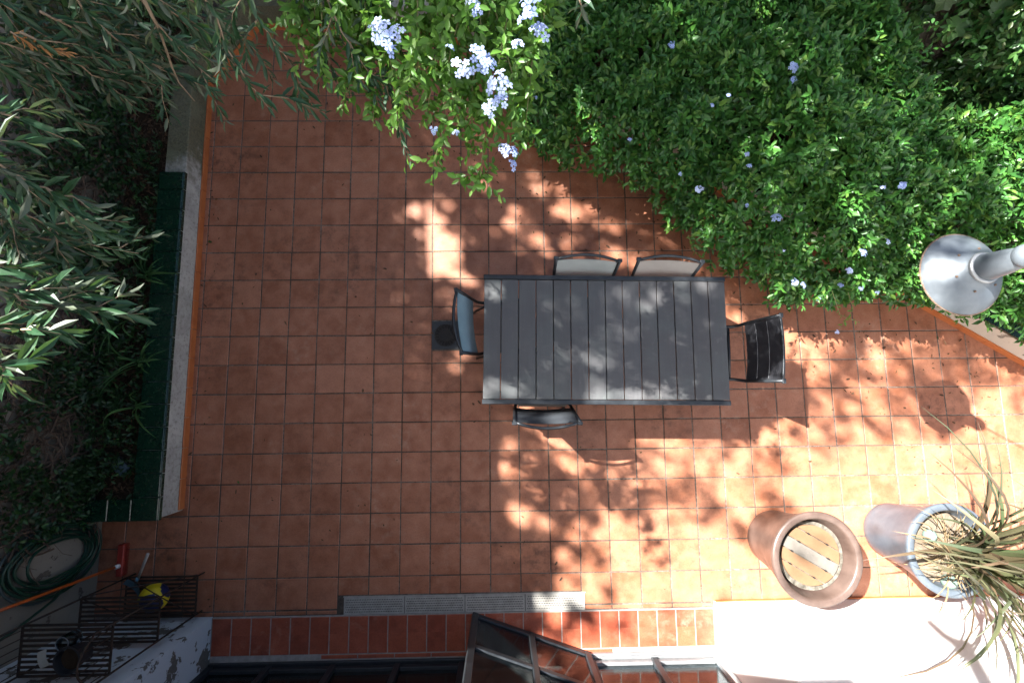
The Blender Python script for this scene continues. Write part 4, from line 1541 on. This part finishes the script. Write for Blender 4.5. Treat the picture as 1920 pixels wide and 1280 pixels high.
with_sides([(1075, -60, 3.4), (1085, 0, 3.35), (1090, 22, 3.3)], 1, .08, .055)
for (sx_, sy_) in ((40, 20), (120, 10), (230, 30), (310, 10), (150, 90), (220, 110), (60, 150), (290, 60), (30, 430), (60, 500), (380, 60), (420, 40), (20, 60), (90, 60), (170, 20), (250, 70), (340, 40), (190, 150), (100, 190), (60, 110), (20, 330), (40, 560)):
    with_sides([(sx_ - 150, sy_ - 90, 3.2), (sx_ - 60, sy_ - 40, 3.0), (sx_, sy_, 2.85), (sx_ + 60, sy_ + 55, 2.65)], 3, .24)
Pa = np.array([a[0] for a in acc]) - np.array(OB)
Xa, Na, La = np.array([a[1] for a in acc]), np.array([a[2] for a in acc]), np.array([a[3] for a in acc])
foliage(ol, Pa, Xa, Na, La * 1.2, .26, MAT['leaf_olive'])
# long bare shoot and a dead spray
oadd(MB().tube([at(270, 0, 3.3), at(300, 60, 3.1), at(322, 125, 2.95), at(335, 155, 2.85), at(365, 190, 2.75)], [.006, .005, .004, .003, .002], 6), 'branch', MAT['twig_pale'], smooth=True)
dd = []
olive_spray([at(20, 60, 3.2), at(50, 80, 3.15), at(90, 92, 3.1), at(125, 98, 3.08)], .05, .012, .003, dd)
Pd = np.array([a[0] for a in dd]) - np.array(OB)
leaf_objects(leaf_unit('dead_leaf', MAT['leaf_rusty'], .2), Pd, np.array([a[1] for a in dd]), np.array([a[2] for a in dd]), np.array([a[3] for a in dd]), ol, 'dead_leaf')


# ---- flowers
def cluster_mesh(name, nf, rad, fl, seed):
    r = random.Random(seed)
    m = MB()
    for k in range(nf):
        u = k / nf
        ph_ = k * 2.4
        th = math.sqrt(u) * 1.25
        c = V(math.sin(th) * math.cos(ph_), math.sin(th) * math.sin(ph_), math.cos(th) * .75) * rad
        c += V(r.gauss(0, .12), r.gauss(0, .12), r.gauss(0, .1)) * rad
        nn = (c.normalized() * .8 + V(0, 0, .8) + V(r.gauss(0, .3), r.gauss(0, .3), 0)).normalized()
        a = nn.orthogonal().normalized()
        b = nn.cross(a)
        s = fl * r.uniform(.8, 1.15)
        p0 = r.uniform(0, 6)
        for q_ in range(5):
            an = p0 + q_ * 2 * math.pi / 5
            d = a * math.cos(an) + b * math.sin(an)
            e = nn.cross(d)
            m.add([c + d * s * .06, c + d * s * .32 + e * s * .20 + nn * s * .03, c + d * s * .55 + e * s * .15 + nn * s * .01, c + d * s * .60, c + d * s * .55 - e * s * .15 + nn * s * .01, c + d * s * .32 - e * s * .20 + nn * s * .03], [(0, 5, 4, 3, 2, 1)])
        # slim corolla tube
        m.tube([c * .2, c - nn * s * .02], s * .035, 4, cap=False)
    return m.mesh(name, MAT['petal_blue'])


cl_big = [cluster_mesh('flower_cluster', 6, .040, .036, 1), cluster_mesh('flower_cluster', 5, .036, .037, 2), cluster_mesh('flower_cluster', 8, .046, .036, 3)]
cl_small = [cluster_mesh('flower_cluster', 8, .026, .026, 5), cluster_mesh('flower_cluster', 11, .032, .026, 6), cluster_mesh('flower_cluster', 4, .018, .026, 7)]


def put_flowers(root, lst, meshes, name='flower_cluster'):
    for (px_, py_, z, s) in lst:
        o = link(name, rnd.choice(meshes), root)
        o.location = at(px_, py_, z) - Vector(root.location)
        o.rotation_euler = (rnd.uniform(-.5, .5), rnd.uniform(-.5, .5), rnd.uniform(0, 6))
        s *= .9 if meshes is cl_small else .74
        o.scale = (s, s, s)


# ---- plumbago hedge
hd = thing('plumbago_hedge', 'large dark green plumbago hedge with a few blue flowers spilling over the diagonal planter', 'hedge', dg(T_A + 2.6, .4, .2))
HO = Vector(hd.location)
edge_px = [(985, -120, 1.2), (958, 20, 1.1), (955, 110, .95), (968, 212, .8), (1050, 275, .65), (1150, 322, .6), (1250, 378, .6), (1262, 405, .6), (1330, 468, .6), (1430, 505, .65), (1490, 545, .7), (1600, 552, .75), (1700, 535, .8), (1790, 560, .6), (1960, 640, .6)]
edge = [at(*p) for p in edge_px]
back_px = [(2010, 380, .8), (1930, 330, .8), (1800, 285, .8), (1710, 240, .85), (1665, 180, .9), (1640, 90, 1.1), (1610, 0, 1.2), (1590, -130, 1.3)]
backp = [at(*p) for p in back_px]
poly = [(p.x, p.y) for p in edge] + [(p.x, p.y) for p in backp]
eline = [(p.x, p.y) for p in edge]
ez = np.array([p.z for p in edge])
exy = np.array(eline)
bline = [(p.x, p.y) for p in backp]


def hedge_pts(N, inset=0.0):
    xs = np.array([p[0] for p in poly])
    ys = np.array([p[1] for p in poly])
    x, y = rng.uniform(xs.min(), xs.max(), N), rng.uniform(ys.min(), ys.max(), N)
    k = in_poly(x, y, poly)
    x, y = x[k], y[k]
    de = seg_dist(x, y, eline)
    db = seg_dist(x, y, bline)
    near = np.argmin((x[:, None] - exy[None, :, 0]) ** 2 + (y[:, None] - exy[None, :, 1]) ** 2, 1)
    z0 = ez[near]
    s = np.clip(de / .75, 0, 1)
    z = z0 + (1.45 - z0) * np.sin(s * math.pi / 2) + .5 * (vn(x, y, 2.3) - .5) + .34 * (vn(x + 9, y, 5.0) - .5)
    z -= .35 * np.clip(1 - db / .35, 0, 1)
    return x, y, z, de


x, y, z, de = hedge_pts(15500)
g = 0.05
# outward lean: away from the planter, drooping at the rim
lean = np.stack([np.full(len(x), -NRM.x), np.full(len(x), -NRM.y), np.zeros(len(x))], 1)
dr = np.clip(1 - de / .5, 0, 1)[:, None]
D_ = nrm(np.array([0, 0, 1.]) * (0.85 - .45 * dr) + lean * (.25 + .45 * dr) + rng.normal(0, .38, (len(x), 3)))
sub_ = rng.random(len(x))
z = z - np.where(sub_ < .45, sub_ * .7, 0)
B_ = np.stack([x, y, z], 1) - np.array(HO)
P_, X_, N_, L_ = shoots(B_ - D_ * .06, D_, .12, 7, .084, 1.05, 1.15, .05, .27, .6)
xs_, ys_, zs_, _d = hedge_pts(900)
Dn = nrm(np.array([-.15, -.25, .55]) + rng.normal(0, .55, (len(xs_), 3)))
sh_ = shoots(np.stack([xs_, ys_, zs_], 1) - np.array(HO), Dn, .26, 11, .07, .95, 1.0, .05, .3, .5)
P_, X_, N_, L_ = [np.concatenate(q_) for q_ in zip((P_, X_, N_, L_), sh_)]
L_ = L_ * rng.uniform(.7, 1.25, len(L_))
ctr = np.array([2.6, .9, 1.6]) - np.array(HO)
foliage(hd, P_, X_, N_, L_, .44, MAT['leaf_plumbago'], score=P_[:, 2] + .12 * rng.random(len(P_)) - .15 * np.hypot(P_[:, 0] - ctr[0], P_[:, 1] - ctr[1]))
m = MB()
for k in range(140):
    i = rnd.randrange(len(x))
    e_ = V(x[i], y[i], z[i])
    s_ = V(e_.x, e_.y, 0) + V(NRM.x, NRM.y, 0) * max(0.1, (D0 + .35) - NRM.dot(e_)) * 1.0
    s_.z = .2
    mid = s_.lerp(e_, .55) + V(0, 0, .35)
    m.tube([s_ - HO, mid - HO, e_ - HO], [.008, .006, .002], 5, cap=False)
tag(m.build('stems', MAT['stem_dead'], hd), kind='stuff')
# trailing shoots at the rim, on the tiles' side
tr_ = []
for (a, b, c_) in (((1560, 545, .8), (1575, 590, .7), (1612, 605, .62)), ((1590, 548, .8), (1600, 580, .7), (1575, 615, .6)), ((1290, 440, .6), (1300, 470, .5), (1322, 490, .45)), ((1240, 385, .6), (1255, 410, .5), (1250, 432, .45)), ((1050, 280, .7), (1030, 270, .65), (1015, 240, .6)), ((1440, 510, .7), (1425, 530, .6), (1432, 520, .55)), ((1150, 320, .6), (1170, 350, .5), (1160, 340, .45))):
    pts = [at(*a) - HO, at(*b) - HO, at(*c_) - HO]
    MB().tube(pts, [.003, .0025, .0015], 5).build('trailing_stem', MAT['twig_green'], hd)
    for i in range(2):
        d = (pts[i + 1] - pts[i])
        tr_.append((pts[i], d))
P_, X_, N_, L_ = shoots(np.array([a for a, d in tr_]), np.array([d for a, d in tr_]), np.array([d.length for a, d in tr_]), 7, .045, .9, 1.0, 0, .3, .8)
foliage(hd, P_, X_, N_, L_, .4, MAT['leaf_plumbago_sunlit'], singles=0, name='trailing_foliage')
put_flowers(hd, [(1487, 127, 1.66, 1.1), (1486, 150, 1.64, .8), (1405, 312, 1.5, 1), (1310, 355, 1.2, 1), (1455, 410, 1.25, 1.4), (1615, 475, 1.15, 1.2), (1663, 453, 1.2, 1.1), (1592, 508, .98, .9), (1490, 530, .82, 1.1), (1505, 535, .82, .9), (1575, 535, .85, .8), (1615, 540, .85, 1), (1570, 622, .6, .9), (1655, 352, 1.42, .9), (1692, 348, 1.42, .9), (1366, 180, 1.6, .5), (1335, 198, 1.6, .5), (1258, 86, 1.65, .9), (1180, 262, 1.3, .6), (1004, 183, 1.05, .8), (1400, 350 - 60, 1.5, .6), (1745, 436, .95, .8), (1470, 470, 1.1, .5), (1400, 385, 1.3, .5), (1535, 560, .7, .6), (1645, 548, .85, .7), (1275, 326, 1.25, .5)], cl_small)

# ---- sunlit plumbago spray, high in the upper middle
sp = thing('plumbago_spray', 'bright sunlit plumbago branches with pale blue flower heads at the top centre', 'shrub', dg(T_A + .6, .5, .2))
SO = Vector(sp.location)
stems = []
tips = [(560, 60, 3.05), (600, 130, 3.0), (640, 205, 2.95), (690, 170, 3.0), (700, 240, 2.9), (740, 150, 3.1), (760, 215, 3.0), (800, 210, 3.05), (810, 320, 2.9), (850, 200, 3.1), (880, 230, 3.0), (900, 335, 2.85), (915, 200, 3.1), (960, 225, 3.0), (935, 120, 3.2), (985, 130, 3.1), (1000, 60, 3.2), (780, 100, 3.2), (840, 120, 3.2), (690, 80, 3.15), (640, 70, 3.1), (880, 60, 3.25), (740, 50, 3.2), (960, 60, 3.2), (590, 30, 3.1), (820, 30, 3.3), (650, 20, 3.2), (910, 10, 3.3), (720, 110, 3.1), (670, 130, 3.0), (860, 160, 3.1), (780, 170, 3.05), (1000, 10, 3.25), (560, 10, 3.1), (930, 260, 2.9), (985, 240, 2.95)]
for (tx, ty, tz) in tips:
    e_ = at(tx, ty, tz)
    s_ = V(e_.x + rnd.uniform(-.15, .15) + .05, e_.y + rnd.uniform(.55, .85), tz + rnd.uniform(.15, .4))
    m1_ = s_.lerp(e_, .45) + V(rnd.gauss(0, .03), rnd.gauss(0, .03), .07)
    m2_ = s_.lerp(e_, .78) + V(rnd.gauss(0, .02), rnd.gauss(0, .02), .03)
    pts = [s_ - SO, m1_ - SO, m2_ - SO, e_ - SO]
    MB().tube(pts, [.004, .0034, .0026, .0014], 6).build('stem', MAT['twig_green'], sp, smooth=True)
    for i in range(3):
        stems.append((pts[i], pts[i + 1] - pts[i]))
    for q_ in range(24):
        f_ = rnd.uniform(.1, 1)
        i = min(2, int(f_ * 3))
        b0 = pts[i].lerp(pts[i + 1], f_ * 3 - i)
        dd_ = (pts[i + 1] - pts[i]).normalized() * .4 + V(rnd.gauss(0, .8), rnd.gauss(0, .8), rnd.gauss(-.15, .5))
        stems.append((b0, dd_.normalized() * rnd.uniform(.06, .16)))
for k in range(3):
    b0 = dg(T_A + .5 + k * .2, .7, .2)
    e_ = V(.1 + .3 * k, 1.9, 3.5)
    MB().tube([b0 - SO, b0.lerp(e_, .5) + V(0, .5, .5) - SO, e_ - SO, V(.2 + .2 * k, 1.2, 3.55) - SO], [.02, .015, .01, .005], 8).build('main_stem', MAT['bark_olive'], sp, smooth=True)
P_, X_, N_, L_ = shoots(np.array([a for a, d in stems]), np.array([d for a, d in stems]), np.array([d.length for a, d in stems]), 7, .049, 1.0, .95, 0.05, .42, .7)
foliage(sp, P_, X_, N_, L_, .46, MAT['leaf_plumbago_sunlit'])
put_flowers(sp, [(715, 58, 3.36, 1), (730, 78, 3.36, 1.05), (728, 98, 3.36, 1), (745, 62, 3.36, .7), (868, 130, 3.33, 1), (900, 108, 3.34, 1.05), (915, 125, 3.34, .8), (935, 160, 3.33, 1.1), (940, 190, 3.3, .9), (918, 205, 3.25, .8), (1000, 15, 3.38, 1.25), (992, 35, 3.38, 1.0), (1012, 62, 3.34, .9), (970, 85, 3.3, .7), (958, 288, 3.0, .8), (945, 278, 3.0, .6), (960, 310, 2.95, .6), (814, 245, 3.05, .5), (855, 250, 3.05, .4), (845, 92, 3.3, .5), (700, 55, 3.3, .5), (895, 20, 3.35, .6), (890, 5, 3.35, .8)], cl_big)

# ---- ivy on the rough wall, top right
iv = thing('boston_ivy', 'large lobed ivy leaves hanging on the stone wall in the top right corner', 'ivy', dg(T_A + 5, WD - .1, .2))
IO = Vector(iv.location)
B1 = []
for k in range(240):
    t_ = rnd.uniform(TAN.dot(V(3.6, 2, 0)), TAN.dot(V(6.5, 1, 0)))
    z_ = rnd.uniform(.5, 2.2)
    if z_ < 1.3 - .9 * (t_ - TAN.dot(V(4.6, 1.9, 0))) and rnd.random() < .7:
        continue
    p_ = dg(t_, WD - rnd.uniform(.03, .22), z_)
    B1.append(p_ - IO)
B1 = np.array(B1)
n_ = len(B1)
Xi = nrm(np.array([-NRM.x * .5, -NRM.y * .5, -.7]) + rng.normal(0, .35, (n_, 3)))
Ni = nrm(np.array([-NRM.x * .8, -NRM.y * .8, .75]) + rng.normal(0, .25, (n_, 3)))
leaf_objects(leaf_unit('leaf', MAT['leaf_ivy'], .95, _ti, _fi), B1, Xi, Ni, .08 + .085 * rng.random(n_), iv)
for k in range(26):
    t_ = rnd.uniform(TAN.dot(V(3.2, 2.2, 0)), TAN.dot(V(6.5, .6, 0)))
    pts = [dg(t_ + rnd.gauss(0, .05) * i, WD - .02 - rnd.uniform(0, .05), 2.25 - i * .4) - IO for i in range(6)]
    MB().tube(pts, [.006] * 6, 5).build('stem', MAT['stem_dead'], iv)
cr = thing('creeper', 'small leaved creeper clothing the rough wall beside the lobed ivy', 'creeper', dg(T_A + 4.4, WD - .1, .2))
CO = Vector(cr.location)
N1 = 14000
t_ = rng.uniform(TAN.dot(V(2.6, 2.4, 0)), TAN.dot(V(7.0, .3, 0)), N1)
z_ = rng.uniform(.1, 2.35, N1)
dens = vn(t_, z_, 2.2)
kp_ = rng.random(N1) < np.clip((dens - .22) * 2.2, 0, 1)
t_, z_ = t_[kp_], z_[kp_]
B1 = np.stack([TAN.x * t_ + NRM.x * (D0 + WD), TAN.y * t_ + NRM.y * (D0 + WD), z_], 1)
B1 -= np.array([NRM.x, NRM.y, 0]) * (rng.uniform(.01, .5, len(B1)) * rng.random(len(B1)))[:, None]
D_ = nrm(np.array([-NRM.x * .6, -NRM.y * .6, -.2]) + rng.normal(0, .5, B1.shape))
P_, X_, N_, L_ = shoots(B1 - np.array(CO), D_, .10, 5, .05, .95, .6, 0, .35, .8)
foliage(cr, P_, X_, N_, L_ * 1.25, .5, MAT['leaf_ivy'], singles=120)
m = MB()
for k in range(320):
    t0 = rnd.uniform(TAN.dot(V(3.0, 2.3, 0)), TAN.dot(V(6.8, .5, 0)))
    z0 = rnd.uniform(.3, 1.6)
    pts = [dg(t0 + rnd.gauss(0, .02), WD - rnd.uniform(.01, .06), z0) - CO]
    for i in range(4):
        pts.append(pts[-1] + TAN * rnd.gauss(.02, .05) + V(0, 0, -rnd.uniform(.08, .22)))
    m.tube([p for p in pts if p.z + CO.z > .15] if sum(p.z + CO.z > .15 for p in pts) > 1 else pts[:2], .003, 4, cap=False)
tag(m.build('dead_stems', MAT['stem_dead'], cr), kind='stuff')

# ---- plants between lamp and wall on the right
sc_ = thing('succulent_shrub', 'pale green shrub with rosettes of leaves behind the lamp', 'shrub', dg(TAN.dot(V(5.3, .3, 0)), .55, .2))
QO = Vector(sc_.location)
n_ = 330
t_ = TAN.dot(V(5.3, .3, 0)) + rng.normal(0, .55, n_)
d_ = rng.uniform(.12, 1.1, n_)
z_ = .30 + .65 * rng.random(n_)
B1 = np.stack([TAN.x * t_ + NRM.x * (D0 + d_), TAN.y * t_ + NRM.y * (D0 + d_), z_], 1) - np.array(QO)
D_ = nrm(np.array([-.2, -.35, .9]) + rng.normal(0, .4, B1.shape))
P_, X_, N_, L_ = shoots(B1, D_, .10, 8, .058, 1.0, .8, .1, .25, .6)
foliage(sc_, P_, X_, N_, L_, .36, MAT['leaf_succulent'], singles=150)
for k in range(14):
    a = rnd.randrange(n_)
    e_ = Vector(B1[a])
    MB().tube([V(e_.x * .5, e_.y * .5, 0), e_.lerp(V(0, 0, 0), .3) + V(0, 0, .05), e_], [.008, .006, .004], 6).build('stem', MAT['twig_green'], sc_)

# ---- left bed
vi = thing('dead_vine', 'tangle of dry vine stems and small green leaves on the left wall', 'vine', (-2.98, .6, .22))
VO = Vector(vi.location)
m = MB()
for k in range(1300):
    y0, z0 = rnd.uniform(-1.9, 3.3), rnd.uniform(.1, 1.3)
    p = V(-3.0 + rnd.uniform(.0, .06), y0, z0)
    ang = rnd.gauss(-math.pi / 2, .8)
    pts = [p - VO]
    for i in range(6):
        ang += rnd.gauss(0, .45)
        p = p + V(rnd.gauss(.004, .012), math.cos(ang) * .085, math.sin(ang) * .085)
        p.x = max(p.x, -3.012)
        p.z = max(p.z, .23)
        pts.append(p - VO)
    m.tube(pts, rnd.choice((.002, .003, .004, .006, .008)), 4, cap=False)
tag(m.build('stems', MAT['stem_dead'], vi), kind='stuff')
n_ = 7000
y_ = rng.uniform(-1.95, 3.3, n_)
z_ = rng.uniform(.3, 1.35, n_)
k_ = (vn(y_, z_, 2.0) > .27) & (rng.random(n_) < np.clip(1.25 - z_ * .75, .15, 1))
y_, z_ = y_[k_], z_[k_]
B1 = np.stack([np.full(len(y_), -2.99) + rng.uniform(0, .1, len(y_)), y_, z_], 1) - np.array(VO)
D_ = nrm(np.array([.7, 0, .1]) + rng.normal(0, .5, B1.shape))
P_, X_, N_, L_ = shoots(B1, D_, .06, 3, .05, .9, .8, 0, .35, .8)
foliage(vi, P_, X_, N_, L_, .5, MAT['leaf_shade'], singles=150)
k2 = rng.random(len(P_)) < .06
me = leaves_mesh('young_leaves', P_[k2] + np.array([.02, 0, .03]), X_[k2], N_[k2], L_[k2], L_[k2] * .5, MAT['leaf_bed'])
tag(link('young_leaves', me, vi), kind='stuff')
n_ = 1300
x_, y_ = rng.uniform(-3.0, -2.56, n_), rng.uniform(-1.7, 3.1, n_)
k_ = (vn(x_ * 1.5, y_, 2.4) > .5)
B1 = np.stack([x_[k_], y_[k_], .24 + .22 * rng.random(k_.sum()) * (x_[k_] < -2.62)], 1)
D_ = nrm(np.array([.15, 0, 1.]) + rng.normal(0, .5, B1.shape))
P_, X_, N_, L_ = shoots(B1, D_, .10, 5, .05, 1.0, 1.0, .2, .35, .8)
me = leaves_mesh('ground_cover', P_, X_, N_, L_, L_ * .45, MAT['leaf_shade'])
tag(link('ground_cover', me), 'dark leafy ground cover growing along the left bed', 'ground cover', kind='stuff')

n_ = 3600
x_, y_ = rng.uniform(-3.0, -2.51, n_), rng.uniform(-1.74, 3.1, n_)
Pl = np.stack([x_, y_, .224 + .02 * rng.random(n_)], 1)
me = leaves_mesh('leaf_litter', Pl, rng.normal(0, 1, (n_, 3)) * np.array([1, 1, .25]), np.array([0, 0, 1.]) + rng.normal(0, .45, (n_, 3)), .03 + .035 * rng.random(n_), .009 + .014 * rng.random(n_), MAT['leaf_dry'])
tag(link('leaf_litter', me), 'brown dry leaf litter covering the left bed', 'leaf litter', kind='stuff')
n_ = 190
x_, y_ = rng.uniform(-2.95, -2.56, n_), rng.uniform(-1.7, 2.6, n_)
k_ = vn(x_ * 3, y_, 1.8) > .45
B1 = np.stack([x_[k_], y_[k_], np.full(k_.sum(), .23)], 1)
D_ = nrm(np.array([0, 0, 1.]) + rng.normal(0, .5, B1.shape))
P_, X_, N_, L_ = shoots(B1, D_, .09, 5, .05, 1.0, 1.0, .3, .3, .8)
me = leaves_mesh('seedlings', P_, X_, N_, L_, L_ * .42, MAT['leaf_bed'])
tag(link('seedlings', me), 'small bright green seedlings scattered over the left bed', 'seedlings', kind='stuff')

sv_ = [strap_mesh('leaf', L_, w_, b_, MAT['leaf_strap'], .3, c_, 8) for (L_, w_, b_, c_) in ((.42, .022, 1.6, .01), (.36, .024, 2.1, -.015), (.5, .02, 1.3, .02))]
for (x_, y_, nl, lab, sprd, rot) in ((-2.60, .24, 12, 'strap leaved lily with browned tips lying over the green cap tiles, highest of the bed', .9, 0.0), (-2.57, -.55, 15, 'strap leaved lily with long blades reaching past the grey wall, middle of the left bed', 1.0, .15), (-2.60, -.93, 8, 'strap leaved lily low in the left bed leaning over the green tiles', .8, -.15), (-2.72, -.12, 9, 'short dark lily half buried in litter of the left bed', 1.4, .3)):
    r_ = thing('strap_lily', lab, 'plant', (x_, y_, .222), 0, 'lilies in the left bed')
    for k in range(nl):
        o = link('leaf', sv_[k % 3], r_)
        a = rnd.gauss(rot, sprd)
        o.location = (rnd.uniform(-.02, .02), rnd.uniform(-.03, .03), 0)
        o.rotation_euler = (rnd.gauss(0, .15), rnd.gauss(.1, .2), a)
        s = rnd.uniform(.75, 1.4)
        o.scale = (s, s, s)

# ---- fallen bits on the floor
n_ = 1500
x_, y_ = rng.uniform(-2.25, 5.6, n_), rng.uniform(-2.75, 2.6, n_)
near_h = (0.525 * x_ + 0.851 * y_)
k_ = (near_h < 2.3) & ((rng.random(n_) < .09) | ((near_h > 1.15) & (rng.random(n_) < .75)) | (x_ < -2.1))
n_ = int(k_.sum())
Pl = np.stack([x_[k_], y_[k_], np.full(n_, .004)], 1)
me = leaves_mesh('fallen_petals', Pl, rng.normal(0, 1, (n_, 3)) * np.array([1, 1, .1]), np.array([0, 0, 1.]) + rng.normal(0, .2, (n_, 3)), .012 + .028 * rng.random(n_), .006 + .011 * rng.random(n_), MAT['debris'])
tag(link('fallen_petals', me), 'dark specks of fallen leaves and petals on the terracotta tiles', 'leaf litter', kind='stuff')
n_ = 1400
x_, y_ = rng.uniform(-2.25, 5.6, n_), rng.uniform(-2.75, 2.9, n_)
nh = 0.525 * x_ + 0.851 * y_
k_ = (nh < 2.5) & (((nh > 1.3) & (rng.random(n_) < .5)) | (rng.random(n_) < .035) | ((x_ < -2.18) & (y_ > -1.8)))
n_ = int(k_.sum())
Pl = np.stack([x_[k_], y_[k_], np.full(n_, .006)], 1)
me = leaves_mesh('dry_leaves', Pl, rng.normal(0, 1, (n_, 3)) * np.array([1, 1, .1]), np.array([0, 0, 1.]) + rng.normal(0, .3, (n_, 3)), .025 + .03 * rng.random(n_), .010 + .012 * rng.random(n_), MAT['leaf_dry'])
tag(link('dry_leaves', me), 'small dry leaves scattered on the tiles along the hedge and skirting', 'leaf litter', kind='stuff')
lf = leaf_unit('leaf', MAT['leaf_bed'], .5)
for (px_, py_, s, lab) in ((398, 455, .06, 'small green leaf lying on the tiles beside the left skirting'), (449, 906, .035, 'tiny olive green leaf lying on a grout line at lower left'), (1758, 630, .03, 'tiny green leaf lying on the orange tiles below the lamp')):
    o = link('fallen_leaf', lf)
    p_ = at(px_, py_, .006)
    o.location = p_
    o.rotation_euler = (0.1, .1, rnd.uniform(0, 6))
    o.scale = (s, s, s)
    tag(o, lab, 'leaf', 'green leaves fallen on the tiles')
